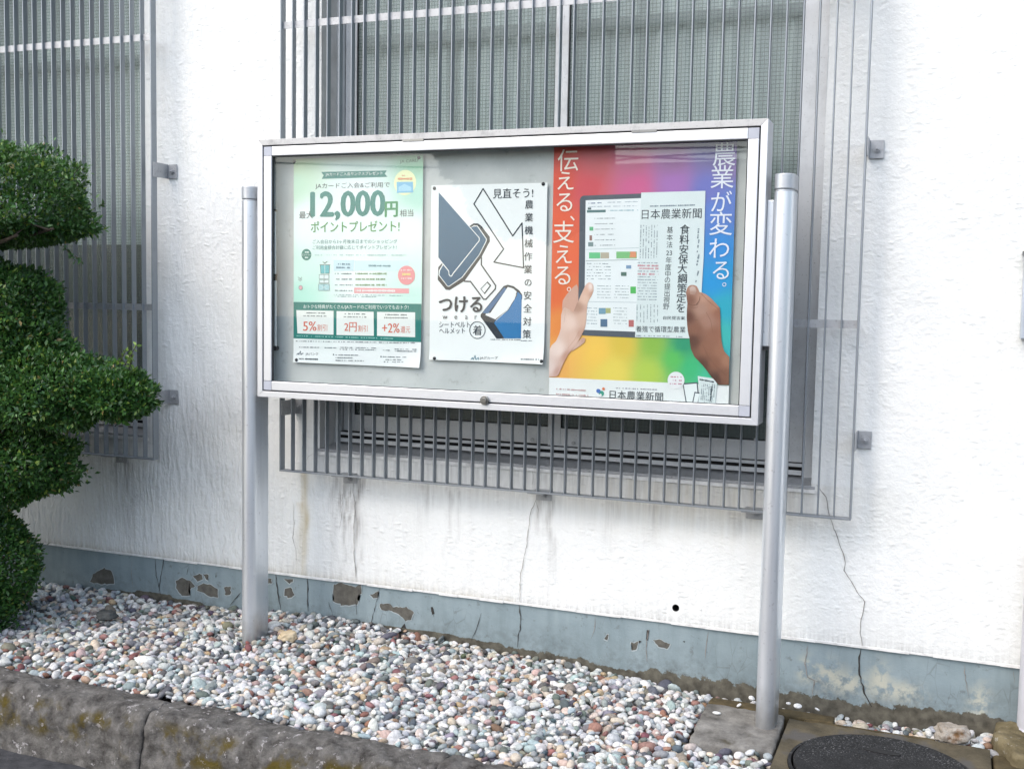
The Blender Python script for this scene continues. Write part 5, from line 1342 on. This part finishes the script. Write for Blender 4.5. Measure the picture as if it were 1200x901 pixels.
def padpx(px, py, rxpx, rupx, ry, n, seed, dy=0.0, fb=0.35, shade=1.0):
    c = at(px, py, TY + dy); s_ = 310.0
    pad(c, (rxpx / s_, ry, rupx / s_), n, seed, fb, shade)
padpx(-8, 265, 140, 106, 0.40, 30000, 1, fb=0.26)
padpx(-18, 362, 106, 68, 0.30, 17000, 2, fb=.85)
padpx(52, 464, 124, 66, 0.27, 22000, 3, fb=.62)
padpx(-40, 450, 110, 96, 0.38, 17000, 4, fb=.8)
padpx(132, 468, 54, 42, 0.16, 7000, 13, fb=.6)
padpx(20, 410, 76, 48, 0.24, 9000, 14, fb=.8)
padpx(-5, 545, 118, 62, 0.29, 19000, 5, fb=.9)
padpx(-38, 655, 96, 90, 0.28, 17000, 6, fb=1.1)
padpx(-60, 715, 78, 66, 0.26, 8000, 7, dy=-.1, fb=.9)
padpx(-60, 500, 100, 150, 0.24, 12000, 15, dy=.05, fb=1.0)
padpx(-230, 300, 150, 120, 0.50, 22000, 16, dy=-.1, fb=.6)  # this and the next two pads: unseen, added to shade the lower left
padpx(-240, 560, 150, 170, 0.50, 24000, 17, dy=-.15, fb=1.0)
padpx(-150, 640, 90, 110, 0.40, 12000, 18, dy=-.25, fb=1.0)
# sprays that break the outline
def spray(px, py, dirv, n, seed, bright=False, dy=0.0):
    rg_ = np.random.default_rng(seed); p = at(px, py, TY + dy)
    mb = MB(); d = np.array(dirv, float); Ln = np.linalg.norm(d); q = p + d; mb.tube(p, q, 0.0018, 0.001, 6); mb.build('twig', M_BARK, tree)
    t_ = rg_.random(n); C0 = p + t_[:, None] * d; nrm = rg_.normal(size=(n, 3)); nrm /= np.linalg.norm(nrm, axis=1)[:, None]
    ax = d / Ln * .6 + nrm; ax /= np.linalg.norm(ax, axis=1)[:, None]; sdv = np.cross(ax, rg_.normal(size=(n, 3))); sdv /= np.linalg.norm(sdv, axis=1)[:, None]
    L = rg_.uniform(.012, .022, n)[:, None]; W_ = L * .5
    V = np.stack([C0, C0 + ax * L * .45 + sdv * W_ / 2, C0 + ax * L, C0 + ax * L * .45 - sdv * W_ / 2], 1).reshape(-1, 3)
    i0 = np.arange(n) * 4; F = np.concatenate([np.stack([i0, i0 + 1, i0 + 2], 1), np.stack([i0, i0 + 2, i0 + 3], 1)])
    c = np.array([0.16, 0.27, 0.04] if bright else [0.04, 0.11, 0.025]) * rg_.uniform(.7, 1.2, (n, 1))
    raw_mesh('leaf_spray', V, F, M_LEAF, tree, False, cols=np.repeat(c, 4, 0))
spray(146, 428, (0.055, 0, 0.075), 26, 1, True); spray(152, 430, (0.03, -.02, 0.05), 18, 2, True); spray(140, 425, (0.03, 0, 0.045), 16, 5, True)
spray(74, 288, (0.055, 0, -0.055), 22, 3); spray(88, 300, (0.03, 0, -0.02), 14, 4)
spray(160, 466, (0.06, 0, 0.01), 22, 6); spray(84, 552, (0.05, 0, 0.0), 20, 7)
spray(-5, 618, (0.06, -.25, .02), 24, 11, True)
for i in range(14):
    rr = random.Random(i); bx, by = rr.choice([(60, 170), (100, 205), (125, 245), (20, 158), (78, 350), (60, 320), (95, 415), (40, 405), (150, 440), (172, 462), (100, 520), (60, 600), (50, 650), (110, 500), (140, 495), (40, 700), (0, 300), (80, 290)])
    spray(bx - 8 + rr.uniform(-6, 4), by + rr.uniform(-5, 6), (rr.uniform(.015, .05), rr.uniform(-.02, .02), rr.uniform(-.01, .04)), 12, 50 + i, rr.random() < .25, rr.uniform(-.1, .1))
# trunk and limbs
tk = MB(); base_p = np.array([-1.30, TY - 0.02, -0.06]); prev = base_p
for i, (dx_, dz_, r_) in enumerate(((0.03, 0.45, .045), (-0.02, 0.85, .038), (0.02, 1.25, .03), (-0.01, 1.62, .018))):
    q = np.array([-1.30 + dx_, TY + .02 * (-1) ** i, dz_]); tk.tube(prev, q, (0.055, .045, .038, .03)[i], r_, 12); prev = q
tk.build('trunk', M_BARK, tree, smooth=True)
for (z0, tx, ty, tz) in ((0.75, 128, 470, 0), (1.1, 40, 372, 0), (1.35, 30, 270, 0), (1.40, 62, 268, -.1), (0.5, 70, 552, 0), (.3, 10, 655, 0), (1.38, 20, 276, -.2), (1.3, -60, 270, .1)):
    q = at(tx, ty, TY + tz); s0 = np.array([-1.29, TY, z0]); mid = (s0 + q) / 2 + np.array([0, 0.02, 0.03 - .02])
    lb = MB(); lb.tube(s0, mid, .016, .011, 8); lb.tube(mid, q, .011, .005, 8)
    rr = random.Random(tx)
    for k in range(9):
        b_ = s0 + (q - s0) * rr.uniform(.45, 1); e_ = b_ + np.array([rr.uniform(-.12, .06), rr.uniform(-.14, .14), rr.uniform(.0, .06)]); lb.tube(b_, e_, .004, .0015, 5)
    lb.build('branch', M_BARK, tree, smooth=True)

# ------------------------------------------------------------------ across the street (seen in the reflections)
hs = empty('house', (1.0, -17, -0.15)); tag(hs, 'low house with a dark roof across the street behind the viewer', 'house')
m_h = m_simple('house render', (0.45, 0.43, 0.38), 0.85); m_rf = m_simple('dark roof tiles', (0.06, 0.06, 0.065), 0.6)
MB().box(-4.5, 7.5, -20, -16, -0.15, 2.7).build('wall', m_h, hs)
MB().prism([(-20.6, 2.7), (-15.4, 2.7), (-18, 4.0)], 'x', -5.0, 8.0).build('roof', m_rf, hs)
for xw in (-3.2, -0.2, 2.8, 5.6): MB().box(xw - .6, xw + .6, -15.99, -15.95, 0.8, 2.0).build('window', m_simple('house window', (0.03, 0.035, 0.04), 0.1), hs)
def mirrored(px, py, D):
    """where the pane mirrors a thing standing D metres in front of it"""
    a = at(px, py, 0.0); b = at(px, py, 1.0); d = b - a
    return np.array([a[0] + d[0] * D, -D, a[2] + d[2] * D])
pb = mirrored(716, 200, 24.0)
ut = empty('utility_pole', (pb[0], -24, -.15)); tag(ut, 'concrete utility pole with overhead wires across the street behind the viewer', 'utility pole')
MB().tube((pb[0], -24, -.15), (pb[0], -24, 9), .11, .08, 14).build('pole', M_GREY, ut, smooth=True)
for k, pts in enumerate((((300, 190), (480, 196), (640, 196), (760, 184), (900, 176)), ((300, 176), (560, 180), (700, 182), (800, 186), (900, 188)), ((300, 182), (640, 176), (900, 172)))):
    w_ = MB()
    for a, b in zip(pts[:-1], pts[1:]): w_.tube(mirrored(*a, 24.0), mirrored(*b, 24.0), .028, n=5, caps=False)
    w_.build('wire', M_GASKET, ut)
bt = mirrored(655, 300, 13.0)
tr2 = empty('street_tree', (bt[0], -13, -.15)); tag(tr2, 'dark broad tree across the street behind the viewer', 'tree')
MB().tube((bt[0], -13, -.15), (bt[0], -13, 2.5), .2, .12, 12).build('trunk', M_BARK, tr2, smooth=True)
rg_ = np.random.default_rng(4); n = 14000; d = rg_.normal(size=(n, 3)); d /= np.linalg.norm(d, axis=1)[:, None]
kd = rg_.normal(size=(18, 3)); kd /= np.linalg.norm(kd, axis=1)[:, None]; lum = np.exp(((d @ kd.T) - 1) * 9).max(1)
C0 = d * ((0.6 + .4 * lum) * rg_.uniform(.55, 1, n) ** .4)[:, None] * np.array([1.5, 1.4, 1.7]) + np.array([bt[0] - .6, -13, 3.6])
ax = rg_.normal(size=(n, 3)); ax /= np.linalg.norm(ax, axis=1)[:, None]; sv_ = np.cross(ax, rg_.normal(size=(n, 3))); sv_ /= np.linalg.norm(sv_, axis=1)[:, None]
V = np.stack([C0, C0 + ax * .06 + sv_ * .05, C0 + ax * .13, C0 + ax * .06 - sv_ * .05], 1).reshape(-1, 3); i0 = np.arange(n) * 4
raw_mesh('crown', V, np.concatenate([np.stack([i0, i0 + 1, i0 + 2], 1), np.stack([i0, i0 + 2, i0 + 3], 1)]), M_LEAF, tr2, False, cols=np.tile([[.03, .08, .02]], (len(V), 1)))
